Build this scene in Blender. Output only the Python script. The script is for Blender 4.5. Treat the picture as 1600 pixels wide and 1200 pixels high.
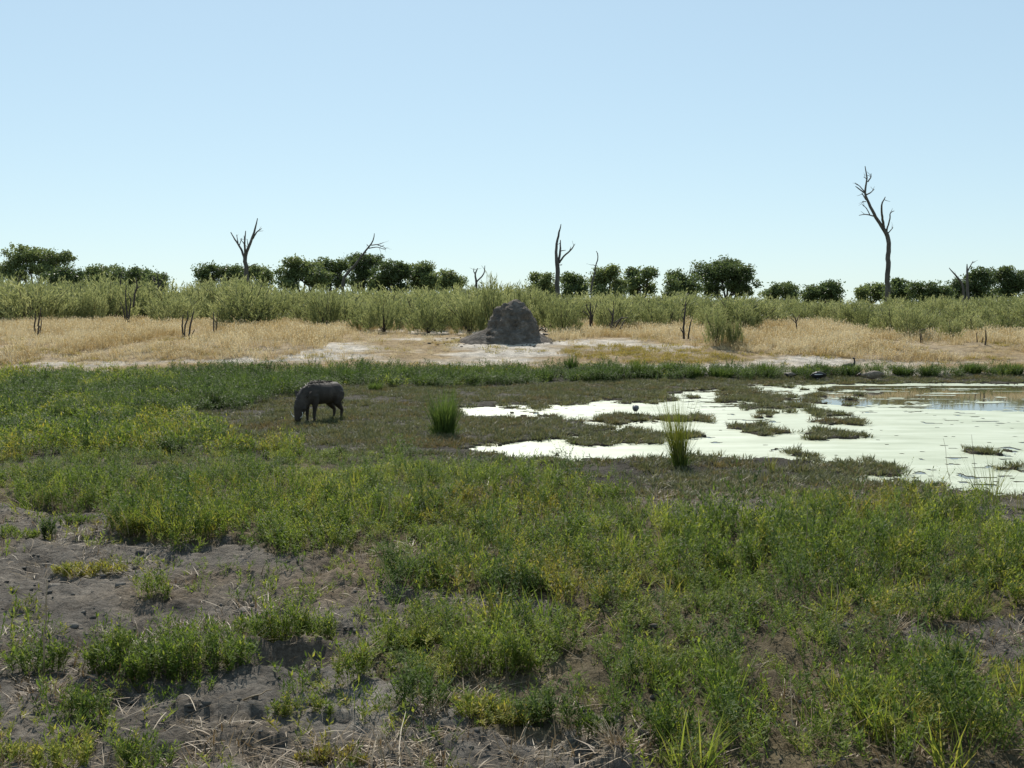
import bpy, math
import numpy as np
from mathutils import Vector

for o in list(bpy.data.objects):
    bpy.data.objects.remove(o)
scene = bpy.context.scene
COL = scene.collection
R = math.radians

# ------------------------------------------------------------------ camera
F = 1690.0                       # focal length in photo pixels (photo 1600 x 1200)
EYE = 1.9                        # metres above the water
PITCH = math.atan(125 / F)
cam_d = bpy.data.cameras.new('camera')
cam_d.sensor_width = 36.0
cam_d.lens = F / 1600 * 36.0
cam_d.clip_start = 0.05
cam_d.clip_end = 9000
cam = bpy.data.objects.new('camera', cam_d)
COL.objects.link(cam)
cam.location = (0, 0, EYE)
cam.rotation_euler = (math.pi / 2 - PITCH, 0, 0)
scene.camera = cam

# ------------------------------------------------------------------ sky, sun, exposure
SUN_AZ, SUN_EL = R(-9), R(42)
SKY_STRENGTH = 0.10
SUN_STRENGTH = 5.0
w = bpy.data.worlds.new('World')
scene.world = w
w.use_nodes = True
nt = w.node_tree
nt.nodes.clear()
sky = nt.nodes.new('ShaderNodeTexSky')
sky.sky_type = 'NISHITA'
sky.sun_disc = False
sky.sun_elevation = SUN_EL
sky.sun_rotation = SUN_AZ
sky.altitude = 900
sky.air_density = 1.0
sky.dust_density = 0.3
sky.ozone_density = 1.0
bg = nt.nodes.new('ShaderNodeBackground')
bg.inputs['Strength'].default_value = SKY_STRENGTH
wo = nt.nodes.new('ShaderNodeOutputWorld')
# the camera's soft shoulder: the sky's range is pressed together evenly over the whole dome
gm = nt.nodes.new('ShaderNodeGamma'); gm.inputs['Gamma'].default_value = 0.4
tn = nt.nodes.new('ShaderNodeMix'); tn.data_type = 'RGBA'; tn.blend_type = 'MULTIPLY'; tn.inputs[0].default_value = 1.0
tn.clamp_result = False
tn.inputs[7].default_value = (2.66, 3.20, 3.42, 1)
nt.links.new(sky.outputs[0], gm.inputs[0]); nt.links.new(gm.outputs[0], tn.inputs[6]); nt.links.new(tn.outputs[2], bg.inputs[0])
nt.links.new(bg.outputs[0], wo.inputs[0])
sl = bpy.data.lights.new('sun', 'SUN')
sl.energy = SUN_STRENGTH
sl.angle = R(0.53)
sl.color = (1.0, 0.95, 0.86)
sun = bpy.data.objects.new('sun', sl)
COL.objects.link(sun)
sv = Vector((math.sin(SUN_AZ) * math.cos(SUN_EL), math.cos(SUN_AZ) * math.cos(SUN_EL), math.sin(SUN_EL)))
sun.rotation_euler = sv.to_track_quat('Z', 'Y').to_euler()
sun.location = (0, 0, 30)
vs = scene.view_settings
vs.view_transform = 'Standard'
vs.look = 'None'
vs.gamma = 1.0
vs.exposure = 0.2
vs.use_curve_mapping = False

# ------------------------------------------------------------------ noise and projection helpers
def _h(ix, iy, iz, seed):
    n = (ix.astype(np.int64) * 374761393 + iy.astype(np.int64) * 668265263 + iz.astype(np.int64) * 2147483647 + seed * 144665) & 0xFFFFFFFF
    n = ((n ^ (n >> 13)) * 1274126177) & 0xFFFFFFFF
    n = ((n ^ (n >> 16)) * 2246822519) & 0xFFFFFFFF
    n = n ^ (n >> 15)
    return (n & 0xFFFFFF) / float(0xFFFFFF)

def vnoise(x, y, z=None, seed=0):
    x = np.asarray(x, float); y = np.asarray(y, float)
    z = np.zeros_like(x) if z is None else np.asarray(z, float)
    fx, fy, fz = np.floor(x), np.floor(y), np.floor(z)
    tx, ty, tz = x - fx, y - fy, z - fz
    tx, ty, tz = [t * t * (3 - 2 * t) for t in (tx, ty, tz)]
    r = 0
    for dz in ((0, 1) if np.any(tz) else (0,)):
        wz = tz if dz else 1 - tz
        for dy in (0, 1):
            wy = ty if dy else 1 - ty
            for dx in (0, 1):
                wx = tx if dx else 1 - tx
                r = r + wx * wy * wz * _h(fx + dx, fy + dy, fz + dz, seed)
    return r * 2 - 1

def fbm(x, y, z=None, seed=0, oct=4, gain=0.5):
    a, s, t = 1.0, 0.0, 0.0
    f = 1.0
    for k in range(oct):
        s = s + a * vnoise(np.asarray(x) * f, np.asarray(y) * f, None if z is None else np.asarray(z) * f, seed + k * 17)
        t += a; a *= gain; f *= 2.03
    return s / t

CP, SP = math.cos(PITCH), math.sin(PITCH)
def project(X, Y, Z):
    dz = np.asarray(Z) - EYE
    depth = np.maximum(np.asarray(Y) * CP - dz * SP, 0.2)
    up = np.asarray(Y) * SP + dz * CP
    return 800 + F * np.asarray(X) / depth, 600 - F * up / depth

def ray(u, v):
    a, b = (u - 800) / F, (600 - v) / F
    return a, CP + b * SP, -SP + b * CP

def at_depth(u, v, Y):
    dx, dy, dz = ray(u, v)
    k = Y / dy
    return (dx * k, Y, EYE + dz * k)

PROF_Y = np.array([-50, 4, 9, 11, 14, 18, 25.5, 27, 28, 29, 30.5, 32, 34, 42, 60, 90, 9000])
PROF_Z = np.array([0.14, 0.13, 0.12, 0.09, 0.045, 0.03, 0.03, 0.06, 0.13, 0.25, 0.46, 0.67, 0.80, 0.95, 1.1, 1.1, 1.1])
def base_z(X, Y):
    Yq = np.asarray(Y) + 0.5 * vnoise(np.asarray(X) * .16 + 3.1, np.asarray(Y) * .05, seed=5) * np.clip((np.asarray(Y) - 26) / 3, 0, 1)
    return np.interp(Yq, PROF_Y, PROF_Z)

def inpoly(u, v, poly):
    inside = np.zeros(np.shape(u), bool)
    n = len(poly)
    for i in range(n):
        x1, y1 = poly[i]; x2, y2 = poly[(i + 1) % n]
        if y1 == y2: continue
        c = ((y1 > v) != (y2 > v)) & (u < (x2 - x1) * (v - y1) / (y2 - y1) + x1)
        inside ^= c
    return inside

POND = [(706, 638), (750, 631), (852, 635), (860, 632), (918, 630), (939, 624), (1035, 627), (1060, 622), (1044, 614), (1077, 611),
        (1120, 606), (1180, 601), (1300, 599), (1420, 597.5), (1600, 597.5), (2400, 597), (2400, 800), (1700, 785), (1597, 775),
        (1534, 769), (1480, 763), (1440, 752), (1405, 757), (1330, 745), (1290, 735), (1264, 724), (1234, 721), (1120, 717),
        (1080, 720), (1035, 724), (930, 720), (880, 722), (828, 716), (780, 705), (708, 701), (750, 691), (804, 689), (828, 684),
        (888, 679), (960, 668), (909, 661), (876, 653), (792, 649), (720, 648)]
PUDDLES = [[(488, 699), (545, 698), (548, 703), (490, 704)], [(588, 704), (622, 703), (622, 708), (590, 708)], [(336, 703), (352, 702), (352, 708), (338, 709)]]
ISLANDS = [
    [(912, 655), (960, 648), (975, 644.5), (996, 648), (1110, 648), (1112, 652), (1074, 655), (993, 658), (972, 661), (930, 658)],
    [(886, 689), (939, 682), (1005, 676), (1038, 676), (1042, 690), (960, 691.5), (918, 693)],
    [(896, 677), (1008, 671), (1012, 676), (900, 681)],
    [(826, 715), (858, 707), (882, 710), (893, 716)],
    [(950, 714), (990, 710), (1035, 713), (1045, 722), (960, 721)],
    [(1118, 621), (1180, 614), (1222, 619), (1219, 625), (1126, 626)],
    [(1118, 612.5), (1185, 610), (1188, 612.5), (1126, 614)],
    [(1155, 637), (1210, 629), (1240, 630), (1264, 633), (1219, 638)],
    [(1256, 640), (1288, 638.5), (1312, 642), (1340, 646), (1288, 647)],
    [(1128, 663), (1180, 660), (1237, 669), (1189, 674), (1145, 668)],
    [(1250, 679), (1270, 670), (1312, 672), (1362, 678), (1357, 682), (1288, 683)],
    [(1254, 618), (1285, 615.5), (1292, 618.5), (1262, 620)],
    [(1262, 729), (1330, 721), (1390, 725), (1412, 734), (1380, 739), (1320, 738)], [(1400, 744), (1432, 745), (1440, 750), (1404, 750)],
    [(1455, 751), (1470, 747), (1480, 752), (1470, 756)],
    [(1555, 722), (1590, 720), (1592, 723), (1560, 724)],
    [(1052, 676), (1085, 671), (1105, 678), (1090, 682), (1056, 682)]]
OPEN_WATER = [(1225, 622), (1310, 602), (1600, 600), (2400, 598), (2400, 647), (1600, 641), (1480, 638), (1390, 635), (1312, 631), (1240, 627)]
HERB = [(-900, 592), (0, 590), (120, 585), (280, 582), (300, 600), (290, 646), (345, 676), (350, 700), (480, 713), (560, 717), (640, 705),
        (680, 710), (705, 724), (800, 740), (900, 757), (960, 774), (990, 800), (1080, 812), (1190, 812), (1230, 793), (1300, 784),
        (1420, 788), (1500, 806), (1560, 830), (1600, 822), (2500, 850), (2500, 985), (1600, 985), (1530, 990), (1400, 985), (1385, 1000),
        (1420, 1020), (1500, 1050), (1600, 1055), (2500, 1060), (2500, 1500), (1010, 1500), (1000, 1200), (965, 1150), (890, 1118),
        (760, 1124), (700, 1094), (640, 1056), (604, 1016), (604, 978), (700, 966), (850, 962), (840, 940), (700, 925), (640, 915), (590, 905), (560, 872), (400, 865), (360, 845),
        (290, 862), (190, 835), (180, 803), (60, 795), (0, 788), (-900, 780)]
BANK_FRINGE = [(1150, 581), (1300, 583), (1600, 582), (2300, 582), (2300, 588), (1600, 589), (1300, 591), (1150, 593)]
BANK_GREEN = [(280, 584), (450, 574), (700, 577), (860, 577), (1000, 581), (1160, 583), (1160, 592), (1000, 594), (860, 600), (640, 606),
              (540, 604), (480, 612), (420, 625), (380, 640), (320, 645), (285, 640)]
DRY = [[(-900, 470), (0, 485), (200, 485), (480, 495), (560, 510), (500, 545), (430, 558), (300, 562), (0, 568), (-900, 572)],
       [(850, 516), (1000, 495), (1130, 505), (1150, 505), (1250, 495), (1600, 495), (2500, 495), (2500, 556), (1600, 562), (1400, 566), (1250, 557),
        (1130, 545), (1050, 536), (950, 528), (860, 533)]]
DRY_SPARSE = [[(470, 510), (760, 515), (730, 545), (600, 566), (430, 566)], [(-900, 565), (0, 562), (480, 556), (470, 572), (0, 582), (-900, 584)],
              [(850, 530), (950, 536), (1050, 545), (1000, 560), (860, 556)], [(1250, 556), (1600, 560), (2500, 560), (2500, 575), (1400, 575)]]
YELLOW = [(860, 546), (950, 539), (1060, 545), (1160, 556), (1120, 566), (1000, 568), (900, 561)]

def uv_of(X, Y, warp=True):
    u, v = project(X, Y, base_z(X, Y))
    if warp:
        k = np.clip(np.asarray(Y), 3, 40)
        u = u + 26 / k * 12 * fbm(np.asarray(X) * 1.3, np.asarray(Y) * 1.3, seed=31, oct=4, gain=.65) * .8
        v = v + (26 / k) ** 1.3 * 6.0 * fbm(np.asarray(X) * 1.8 + 9, np.asarray(Y) * 1.8, seed=47, oct=5, gain=.72)
    return u, v

def zones(X, Y):
    u, v = uv_of(X, Y)
    valid = (np.asarray(Y) > 2.2)
    isl = np.zeros(np.shape(X), bool)
    for p in ISLANDS: isl |= inpoly(u, v, p)
    pond = inpoly(u, v, POND)
    uu, vv = project(X, Y, base_z(X, Y))
    speck = fbm(np.asarray(X) * 1.9, np.asarray(Y) * 1.1, seed=113, oct=4, gain=.6)
    isl |= (speck > .34) & (uu > 1060) & (uu < 1350) & (vv < 668) & (vv > 601)
    isl |= (speck > .27) & (uu > 690) & (uu < 1060) & (vv > 668) & (vv < 690)
    isl |= (speck > .52) & (uu > 700) & (uu < 1060) & (vv > 625)
    isl |= (speck > .40) & (vv > 690) & (uu > 1080) & (uu < 1590)
    for p in PUDDLES: pond |= inpoly(u, v, p)
    water = pond & ~isl & valid
    herb = inpoly(u, v, HERB) & valid & ~pond
    bank = inpoly(u, v, BANK_GREEN) & valid
    return u, v, water, isl & pond & valid, herb, bank

def bare_w(X, Y):
    """how much loose relief the ground has: strong on the poached soil near the camera, weak far off"""
    return np.interp(np.asarray(Y), [2, 9, 13, 26, 30, 45], [1, 1, .55, .45, .6, .2])

def ground_z(X, Y, full=False):
    X = np.asarray(X, float); Y = np.asarray(Y, float)
    zb = base_z(X, Y)
    zn = zones(X, Y)
    u, v, water, isl, herb, bank = zn
    b = bare_w(X, Y)
    big = .045 * fbm(X * .7, Y * .7, seed=3, oct=3) * np.clip(np.abs(Y - 19) / 8, .25, 1)
    n = fbm(X * 5.5, Y * 5.5, seed=11, oct=4, gain=.6)
    pits = np.clip(fbm(X * 3.1, Y * 3.1, seed=23, oct=3) - .18, 0, 1)
    fine = 1 - np.abs(vnoise(X * 15, Y * 15, seed=29)) * 2
    fine2 = fbm(X * 26, Y * 26, seed=33, oct=2)
    z = zb + big + b * (.036 * n - .11 * pits) + np.clip((14 - Y) / 4, 0, 1) * (.012 * fine + .010 * fine2)
    hoof = np.clip((vnoise(X * 6.3 + 2, Y * 6.3, seed=37) - .42) * 5, 0, 1) * np.clip(fbm(X * .9, Y * .9, seed=39, oct=2) + .25, 0, .6)
    z = z - np.clip((13 - Y) / 3, 0, 1) * .055 * hoof * np.where(herb, .3, 1)
    # the trodden hollow beside the plant clump
    hx, hy, _ = at_ground0(452, 1022)
    d = np.hypot((X - hx) / .24, (Y - hy) / .20)
    z = z - .10 * np.exp(-d ** 4) + .035 * np.exp(-((d - 1.25) / .3) ** 2)
    flat = (Y > 12.5) & (Y < 26.5)
    z = np.where(flat & ~water, np.maximum(z, .012), z)
    z = np.where(water, -.10, z)
    z = np.where(isl, .018 + .02 * (n + 1) * .5, z)
    return (z, zn) if full else z

def at_ground0(u, v):
    dx, dy, dz = ray(u, v)
    k = 5.0
    zc = .05
    for _ in range(60):
        k = (zc - EYE) / dz if dz < -1e-4 else 400
        k = min(k, 400)
        zc = .5 * zc + .5 * float(base_z(dx * k, dy * k))
    return dx * k, dy * k, zc

def at(u, v):
    x, y, _ = at_ground0(u, v)
    return x, y, float(ground_z(np.array([x]), np.array([y]))[0])

# ------------------------------------------------------------------ mesh helpers
def mesh_np(name, V, Fs, tint=None, smooth=False, mats=None, midx=None):
    V = np.asarray(V, np.float32)
    if not isinstance(Fs, (list, tuple)): Fs = [Fs]
    Fs = [np.asarray(f, np.int32) for f in Fs if len(f)]
    me = bpy.data.meshes.new(name)
    me.vertices.add(len(V)); me.vertices.foreach_set('co', V.ravel())
    li = np.concatenate([f.ravel() for f in Fs])
    tot = np.concatenate([np.full(len(f), f.shape[1], np.int32) for f in Fs])
    st = np.concatenate([[0], np.cumsum(tot)[:-1]]).astype(np.int32)
    me.loops.add(len(li)); me.loops.foreach_set('vertex_index', li)
    me.polygons.add(len(tot)); me.polygons.foreach_set('loop_start', st)
    if smooth: me.polygons.foreach_set('use_smooth', np.ones(len(tot), bool))
    for m in (mats or []): me.materials.append(m)
    if midx is not None: me.polygons.foreach_set('material_index', np.asarray(midx, np.int32))
    if tint is not None:
        a = me.attributes.new('tint', 'FLOAT', 'POINT'); a.data.foreach_set('value', np.asarray(tint, np.float32))
    me.update(calc_edges=True)
    return me

def link(name, me, parent=None, loc=None, rot=None, **props):
    o = bpy.data.objects.new(name, me); COL.objects.link(o)
    if parent is not None: o.parent = parent
    if loc is not None: o.location = loc
    if rot is not None: o.rotation_euler = rot
    for k, vv in props.items(): o[k] = vv
    return o

def empty(name, loc, rz=0, **props):
    o = link(name, None, None, loc, (0, 0, rz), **props)
    o.empty_display_size = .1
    return o

class MB:
    """collects strips, tubes and leaves into one mesh"""
    def __init__(s): s.V = []; s.Q = []; s.T = []; s.t = []; s.n = 0; s.qm = []; s.tm = []
    def add(s, V, Q=None, T=None, tint=0.5, m=0):
        V = np.asarray(V, float); s.V.append(V)
        s.t.append(np.broadcast_to(np.asarray(tint, float), (len(V),)))
        if Q is not None and len(Q): s.Q.append(np.asarray(Q) + s.n); s.qm.append(np.full(len(Q), m))
        if T is not None and len(T): s.T.append(np.asarray(T) + s.n); s.tm.append(np.full(len(T), m))
        s.n += len(V)
    def tube(s, P, r, k=6, tint=.5, m=0, cap=True, squash=None):
        P = np.asarray(P, float); r = np.broadcast_to(np.asarray(r, float), (len(P),))
        T = np.gradient(P, axis=0); T /= np.linalg.norm(T, axis=1)[:, None] + 1e-9
        ref = np.array([0., 1., 0.]) if abs(T[0][1]) < .9 else np.array([1., 0., 0.])
        rings = []
        for i in range(len(P)):
            a = np.cross(T[i], ref); a /= np.linalg.norm(a) + 1e-9
            b = np.cross(a, T[i]); ref = b if squash is None else ref
            an = np.arange(k) / k * 2 * np.pi
            ra = r[i]; rb = r[i] if squash is None else r[i] * squash[i]
            rings.append(P[i] + np.cos(an)[:, None] * a * ra + np.sin(an)[:, None] * b * rb)
        V = np.concatenate(rings)
        Q = [[i * k + j, i * k + (j + 1) % k, (i + 1) * k + (j + 1) % k, (i + 1) * k + j] for i in range(len(P) - 1) for j in range(k)]
        T3 = []
        if cap:
            V = np.concatenate([V, P[:1], P[-1:]]); e = len(P) * k
            T3 = [[e, (j + 1) % k, j] for j in range(k)] + [[e + 1, (len(P) - 1) * k + j, (len(P) - 1) * k + (j + 1) % k] for j in range(k)]
        s.add(V, Q, T3, tint, m)
    def leaves(s, B, D, N, L, W, tint, m=0, bend=0.0):
        """diamond leaves: base B, direction D, side N (all n x 3)"""
        B = np.asarray(B); n = len(B)
        L = np.broadcast_to(L, (n,))[:, None]; W = np.broadcast_to(W, (n,))[:, None]
        up = np.cross(N, D)
        mid = B + D * L * .45 + up * L * bend
        V = np.stack([B, mid + N * W * .5, B + D * L, mid - N * W * .5], 1).reshape(-1, 3)
        Q = np.arange(n * 4).reshape(n, 4)
        s.add(V, Q, None, np.repeat(tint, 4), m)
    def strips(s, P, side, W, tint, m=0):
        """n ribbons: P n x k x 3, side n x 3, W n x k"""
        n, k, _ = P.shape
        V = np.stack([P - side[:, None, :] * W[:, :, None] * .5, P + side[:, None, :] * W[:, :, None] * .5], 2).reshape(-1, 3)
        i = np.arange(n)[:, None] * (k * 2) + np.arange(k - 1)[None, :] * 2
        i = i.ravel()
        Q = np.stack([i, i + 1, i + 3, i + 2], 1)
        s.add(V, Q, None, np.repeat(tint, k * 2), m)
    def mesh(s, name, mats=None, smooth=False):
        V = np.concatenate(s.V); t = np.concatenate(s.t)
        Fs = []; mi = []
        if s.Q: Fs.append(np.concatenate(s.Q)); mi.append(np.concatenate(s.qm))
        if s.T: Fs.append(np.concatenate(s.T)); mi.append(np.concatenate(s.tm))
        return mesh_np(name, V, Fs, t, smooth, mats, np.concatenate(mi))

def unit(v): return v / (np.linalg.norm(v, axis=-1, keepdims=True) + 1e-9)
ORD = ['first', 'second', 'third', 'fourth', 'fifth', 'sixth', 'seventh', 'eighth', 'ninth', 'tenth', 'eleventh', 'twelfth', 'thirteenth', 'fourteenth',
       'fifteenth', 'sixteenth', 'seventeenth', 'eighteenth', 'nineteenth', 'twentieth']
ORD += ['twenty-' + x for x in ORD[:9]] + ['thirtieth'] + ['thirty-' + x for x in ORD[:9]]

# ------------------------------------------------------------------ materials
def newmat(name):
    m = bpy.data.materials.new(name); m.use_nodes = True
    m.node_tree.nodes.clear()
    return m, m.node_tree.nodes, m.node_tree.links

def ramp(N, stops):
    r = N.new('ShaderNodeValToRGB')
    e = r.color_ramp.elements
    while len(e) < len(stops): e.new(.5)
    for el, (p, c) in zip(e, stops):
        el.position = p; el.color = (c[0], c[1], c[2], 1)
    return r

def plant_mat(name, stops, transl=.35, rough=.5, spec=.35, patch_scale=.9, patch_amt=.35, tint_amt=.45, rand_amt=.3, dry=None, dry_range=(.62, .78), bias=.0):
    """foliage: colour from leaf tint + instance random + patches over the ground; thin, so it lets light through"""
    m, N, L = newmat(name)
    at_ = N.new('ShaderNodeAttribute'); at_.attribute_name = 'tint'
    oi = N.new('ShaderNodeObjectInfo')
    g = N.new('ShaderNodeNewGeometry')
    nz = N.new('ShaderNodeTexNoise'); nz.inputs['Scale'].default_value = patch_scale; nz.inputs['Detail'].default_value = 4
    L.new(g.outputs['Position'], nz.inputs['Vector'])
    def mad(a, k, c):
        n = N.new('ShaderNodeMath'); n.operation = 'MULTIPLY_ADD'
        L.new(a, n.inputs[0]); n.inputs[1].default_value = k
        if isinstance(c, float): n.inputs[2].default_value = c
        else: L.new(c, n.inputs[2])
        return n.outputs[0]
    f = mad(at_.outputs['Fac'], tint_amt, bias)
    f = mad(oi.outputs['Random'], rand_amt, f)
    f = mad(nz.outputs['Fac'], patch_amt, f)
    r = ramp(N, stops); L.new(f, r.inputs[0])
    col = r.outputs[0]
    if dry:
        n2 = N.new('ShaderNodeTexNoise'); n2.inputs['Scale'].default_value = patch_scale * .75; n2.inputs['Detail'].default_value = 5
        n2.inputs['Roughness'].default_value = .65
        mp = N.new('ShaderNodeVectorMath'); mp.operation = 'ADD'; mp.inputs[1].default_value = (31, 17, 5)
        L.new(g.outputs['Position'], mp.inputs[0]); L.new(mp.outputs[0], n2.inputs['Vector'])
        s = mad(at_.outputs['Fac'], .22, -.11)
        s2 = N.new('ShaderNodeMath'); s2.operation = 'ADD'; L.new(n2.outputs['Fac'], s2.inputs[0]); L.new(s, s2.inputs[1])
        s3 = mad(oi.outputs['Random'], .12, s2.outputs[0])
        rr = ramp(N, [(dry_range[0], (0, 0, 0)), (dry_range[1], (1, 1, 1))]); L.new(s3, rr.inputs[0])
        r2 = ramp(N, dry); L.new(at_.outputs['Fac'], r2.inputs[0])
        mx = N.new('ShaderNodeMix'); mx.data_type = 'RGBA'
        L.new(rr.outputs[0], mx.inputs[0]); L.new(col, mx.inputs[6]); L.new(r2.outputs[0], mx.inputs[7])
        col = mx.outputs[2]
    p = N.new('ShaderNodeBsdfPrincipled')
    L.new(col, p.inputs['Base Color']); p.inputs['Roughness'].default_value = rough
    p.inputs['Specular IOR Level'].default_value = spec
    t = N.new('ShaderNodeBsdfTranslucent')
    hs = N.new('ShaderNodeHueSaturation'); hs.inputs['Value'].default_value = 1.25; hs.inputs['Saturation'].default_value = 1.1
    L.new(col, hs.inputs['Color']); L.new(hs.outputs[0], t.inputs[0])
    ms = N.new('ShaderNodeMixShader'); ms.inputs[0].default_value = transl
    L.new(p.outputs[0], ms.inputs[1]); L.new(t.outputs[0], ms.inputs[2])
    o = N.new('ShaderNodeOutputMaterial'); L.new(ms.outputs[0], o.inputs[0])
    return m

def solid_mat(name, stops, scale=8, rough=.8, spec=.3, bump=.3, bscale=30, stretch=(1, 1, 1), detail=6, bdist=.02):
    m, N, L = newmat(name)
    tc = N.new('ShaderNodeTexCoord'); mp = N.new('ShaderNodeMapping'); mp.inputs['Scale'].default_value = stretch
    L.new(tc.outputs['Object'], mp.inputs[0])
    nz = N.new('ShaderNodeTexNoise'); nz.inputs['Scale'].default_value = scale; nz.inputs['Detail'].default_value = detail
    nz.inputs['Roughness'].default_value = .65
    L.new(mp.outputs[0], nz.inputs['Vector'])
    r = ramp(N, stops); L.new(nz.outputs['Fac'], r.inputs[0])
    p = N.new('ShaderNodeBsdfPrincipled'); L.new(r.outputs[0], p.inputs['Base Color'])
    p.inputs['Roughness'].default_value = rough; p.inputs['Specular IOR Level'].default_value = spec
    n2 = N.new('ShaderNodeTexNoise'); n2.inputs['Scale'].default_value = bscale; n2.inputs['Detail'].default_value = 5
    L.new(mp.outputs[0], n2.inputs['Vector'])
    b = N.new('ShaderNodeBump'); b.inputs['Strength'].default_value = bump; b.inputs['Distance'].default_value = bdist
    L.new(n2.outputs['Fac'], b.inputs['Height']); L.new(b.outputs[0], p.inputs['Normal'])
    o = N.new('ShaderNodeOutputMaterial'); L.new(p.outputs[0], o.inputs[0])
    return m

M = {}
M['herb'] = plant_mat('herb_leaf', [(.20, (.050, .080, .019)), (.42, (.106, .153, .031)), (.62, (.178, .222, .043)), (.85, (.30, .305, .068))], transl=.5, tint_amt=.5, rand_amt=.4, bias=-.05, rough=.6, spec=.14,
                      dry=[(0, (.18, .115, .032)), (.5, (.26, .185, .04)), (1, (.32, .24, .065))], dry_range=(.60, .84))
M['herb_dark'] = plant_mat('dark_herb_leaf', [(.2, (.036, .060, .018)), (.5, (.074, .112, .029)), (.8, (.130, .172, .045))], transl=.45, rough=.6, spec=.14)
M['mat'] = plant_mat('mat_grass', [(.2, (.075, .082, .035)), (.5, (.125, .130, .055)), (.8, (.19, .185, .085))], transl=.3, rough=.6, spec=.25, patch_scale=1.3,
                     dry=[(0, (.12, .09, .04)), (1, (.2, .15, .07))], dry_range=(.6, .75))
M['dry'] = plant_mat('dry_grass', [(.2, (.31, .21, .088)), (.48, (.465, .355, .178)), (.8, (.65, .56, .37))], transl=.3, rough=.6, spec=.25, patch_scale=.4, patch_amt=.95, bias=-.30)
M['yellow'] = plant_mat('yellow_grass', [(.2, (.22, .19, .045)), (.5, (.32, .26, .065)), (.8, (.42, .33, .11))], transl=.3, rough=.6, spec=.2, patch_scale=.6)
M['shrub'] = plant_mat('shrub_sprig', [(.15, (.108, .122, .046)), (.5, (.218, .236, .096)), (.85, (.345, .348, .162))], transl=.42, rough=.6, spec=.2, patch_scale=.22, patch_amt=.5, rand_amt=.4, bias=-.12)
M['tree'] = plant_mat('tree_leaf', [(.2, (.065, .088, .034)), (.5, (.115, .148, .055)), (.8, (.18, .21, .08))], transl=.42, rough=.5, spec=.35, patch_scale=.3, rand_amt=.55, bias=-.1)
M['reed'] = plant_mat('reed_blade', [(.2, (.085, .11, .02)), (.5, (.17, .19, .035)), (.8, (.30, .28, .07))], transl=.4, rough=.5, spec=.3, patch_scale=3)
M['straw'] = plant_mat('straw', [(.2, (.13, .085, .042)), (.5, (.23, .16, .085)), (.9, (.48, .40, .28))], transl=.15, rough=.55, spec=.3, patch_scale=2)
M['deadwood'] = solid_mat('dead_wood', [(.3, (.050, .042, .036)), (.5, (.095, .080, .066)), (.72, (.17, .15, .13))], scale=9, bump=.6, bscale=22, stretch=(1, 1, .15))
M['bark'] = solid_mat('bark', [(.3, (.035, .028, .022)), (.7, (.09, .07, .055))], scale=8, bump=.6)
M['char'] = solid_mat('weathered_stump_wood', [(.3, (.030, .025, .021)), (.55, (.065, .052, .042)), (.75, (.13, .11, .09))], scale=9, bump=.6, stretch=(1, 1, .2))
M['termite'] = solid_mat('termite_soil', [(.3, (.070, .058, .046)), (.5, (.125, .105, .085)), (.7, (.22, .19, .158))], scale=4.5, bump=1, bscale=14, rough=.95, spec=.1, bdist=.05)
M['clod'] = solid_mat('dry_clod', [(.3, (.075, .066, .055)), (.7, (.17, .152, .13))], scale=12, bump=.8, bscale=40, rough=.95, spec=.1)
M['hide'] = solid_mat('warthog_hide', [(.3, (.022, .0165, .012)), (.5, (.040, .030, .022)), (.72, (.075, .057, .043))], scale=7, bump=.5, bscale=60, rough=.7, spec=.3, bdist=.008)
M['bristle'] = solid_mat('warthog_bristle', [(.3, (.045, .034, .026)), (.7, (.13, .10, .07))], scale=12, bump=0, rough=.6)
M['ivory'] = solid_mat('tusk', [(.3, (.55, .50, .40)), (.7, (.75, .71, .60))], scale=20, bump=.1, rough=.35)
M['hoof'] = solid_mat('hoof', [(.3, (.02, .018, .016)), (.7, (.05, .045, .04))], scale=30, bump=.2, rough=.5)
M['eye'] = solid_mat('eye', [(.3, (.01, .008, .006)), (.7, (.02, .015, .01))], scale=30, bump=0, rough=.1)
M['f_black'] = solid_mat('black_plumage', [(.3, (.012, .012, .013)), (.7, (.035, .033, .032))], scale=25, bump=.3, bscale=60, rough=.5)
M['f_white'] = solid_mat('white_plumage', [(.3, (.55, .54, .52)), (.7, (.78, .77, .75))], scale=25, bump=.3, bscale=60, rough=.7)
M['f_brown'] = solid_mat('brown_plumage', [(.3, (.11, .085, .062)), (.5, (.18, .145, .11)), (.7, (.29, .25, .20))], scale=25, bump=.4, bscale=60, rough=.7)
M['f_grey'] = solid_mat('grey_plumage', [(.3, (.09, .09, .092)), (.7, (.20, .20, .205))], scale=25, bump=.3, bscale=60, rough=.6)
M['beak'] = solid_mat('beak', [(.3, (.10, .05, .035)), (.7, (.2, .11, .08))], scale=25, bump=0, rough=.4)

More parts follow.
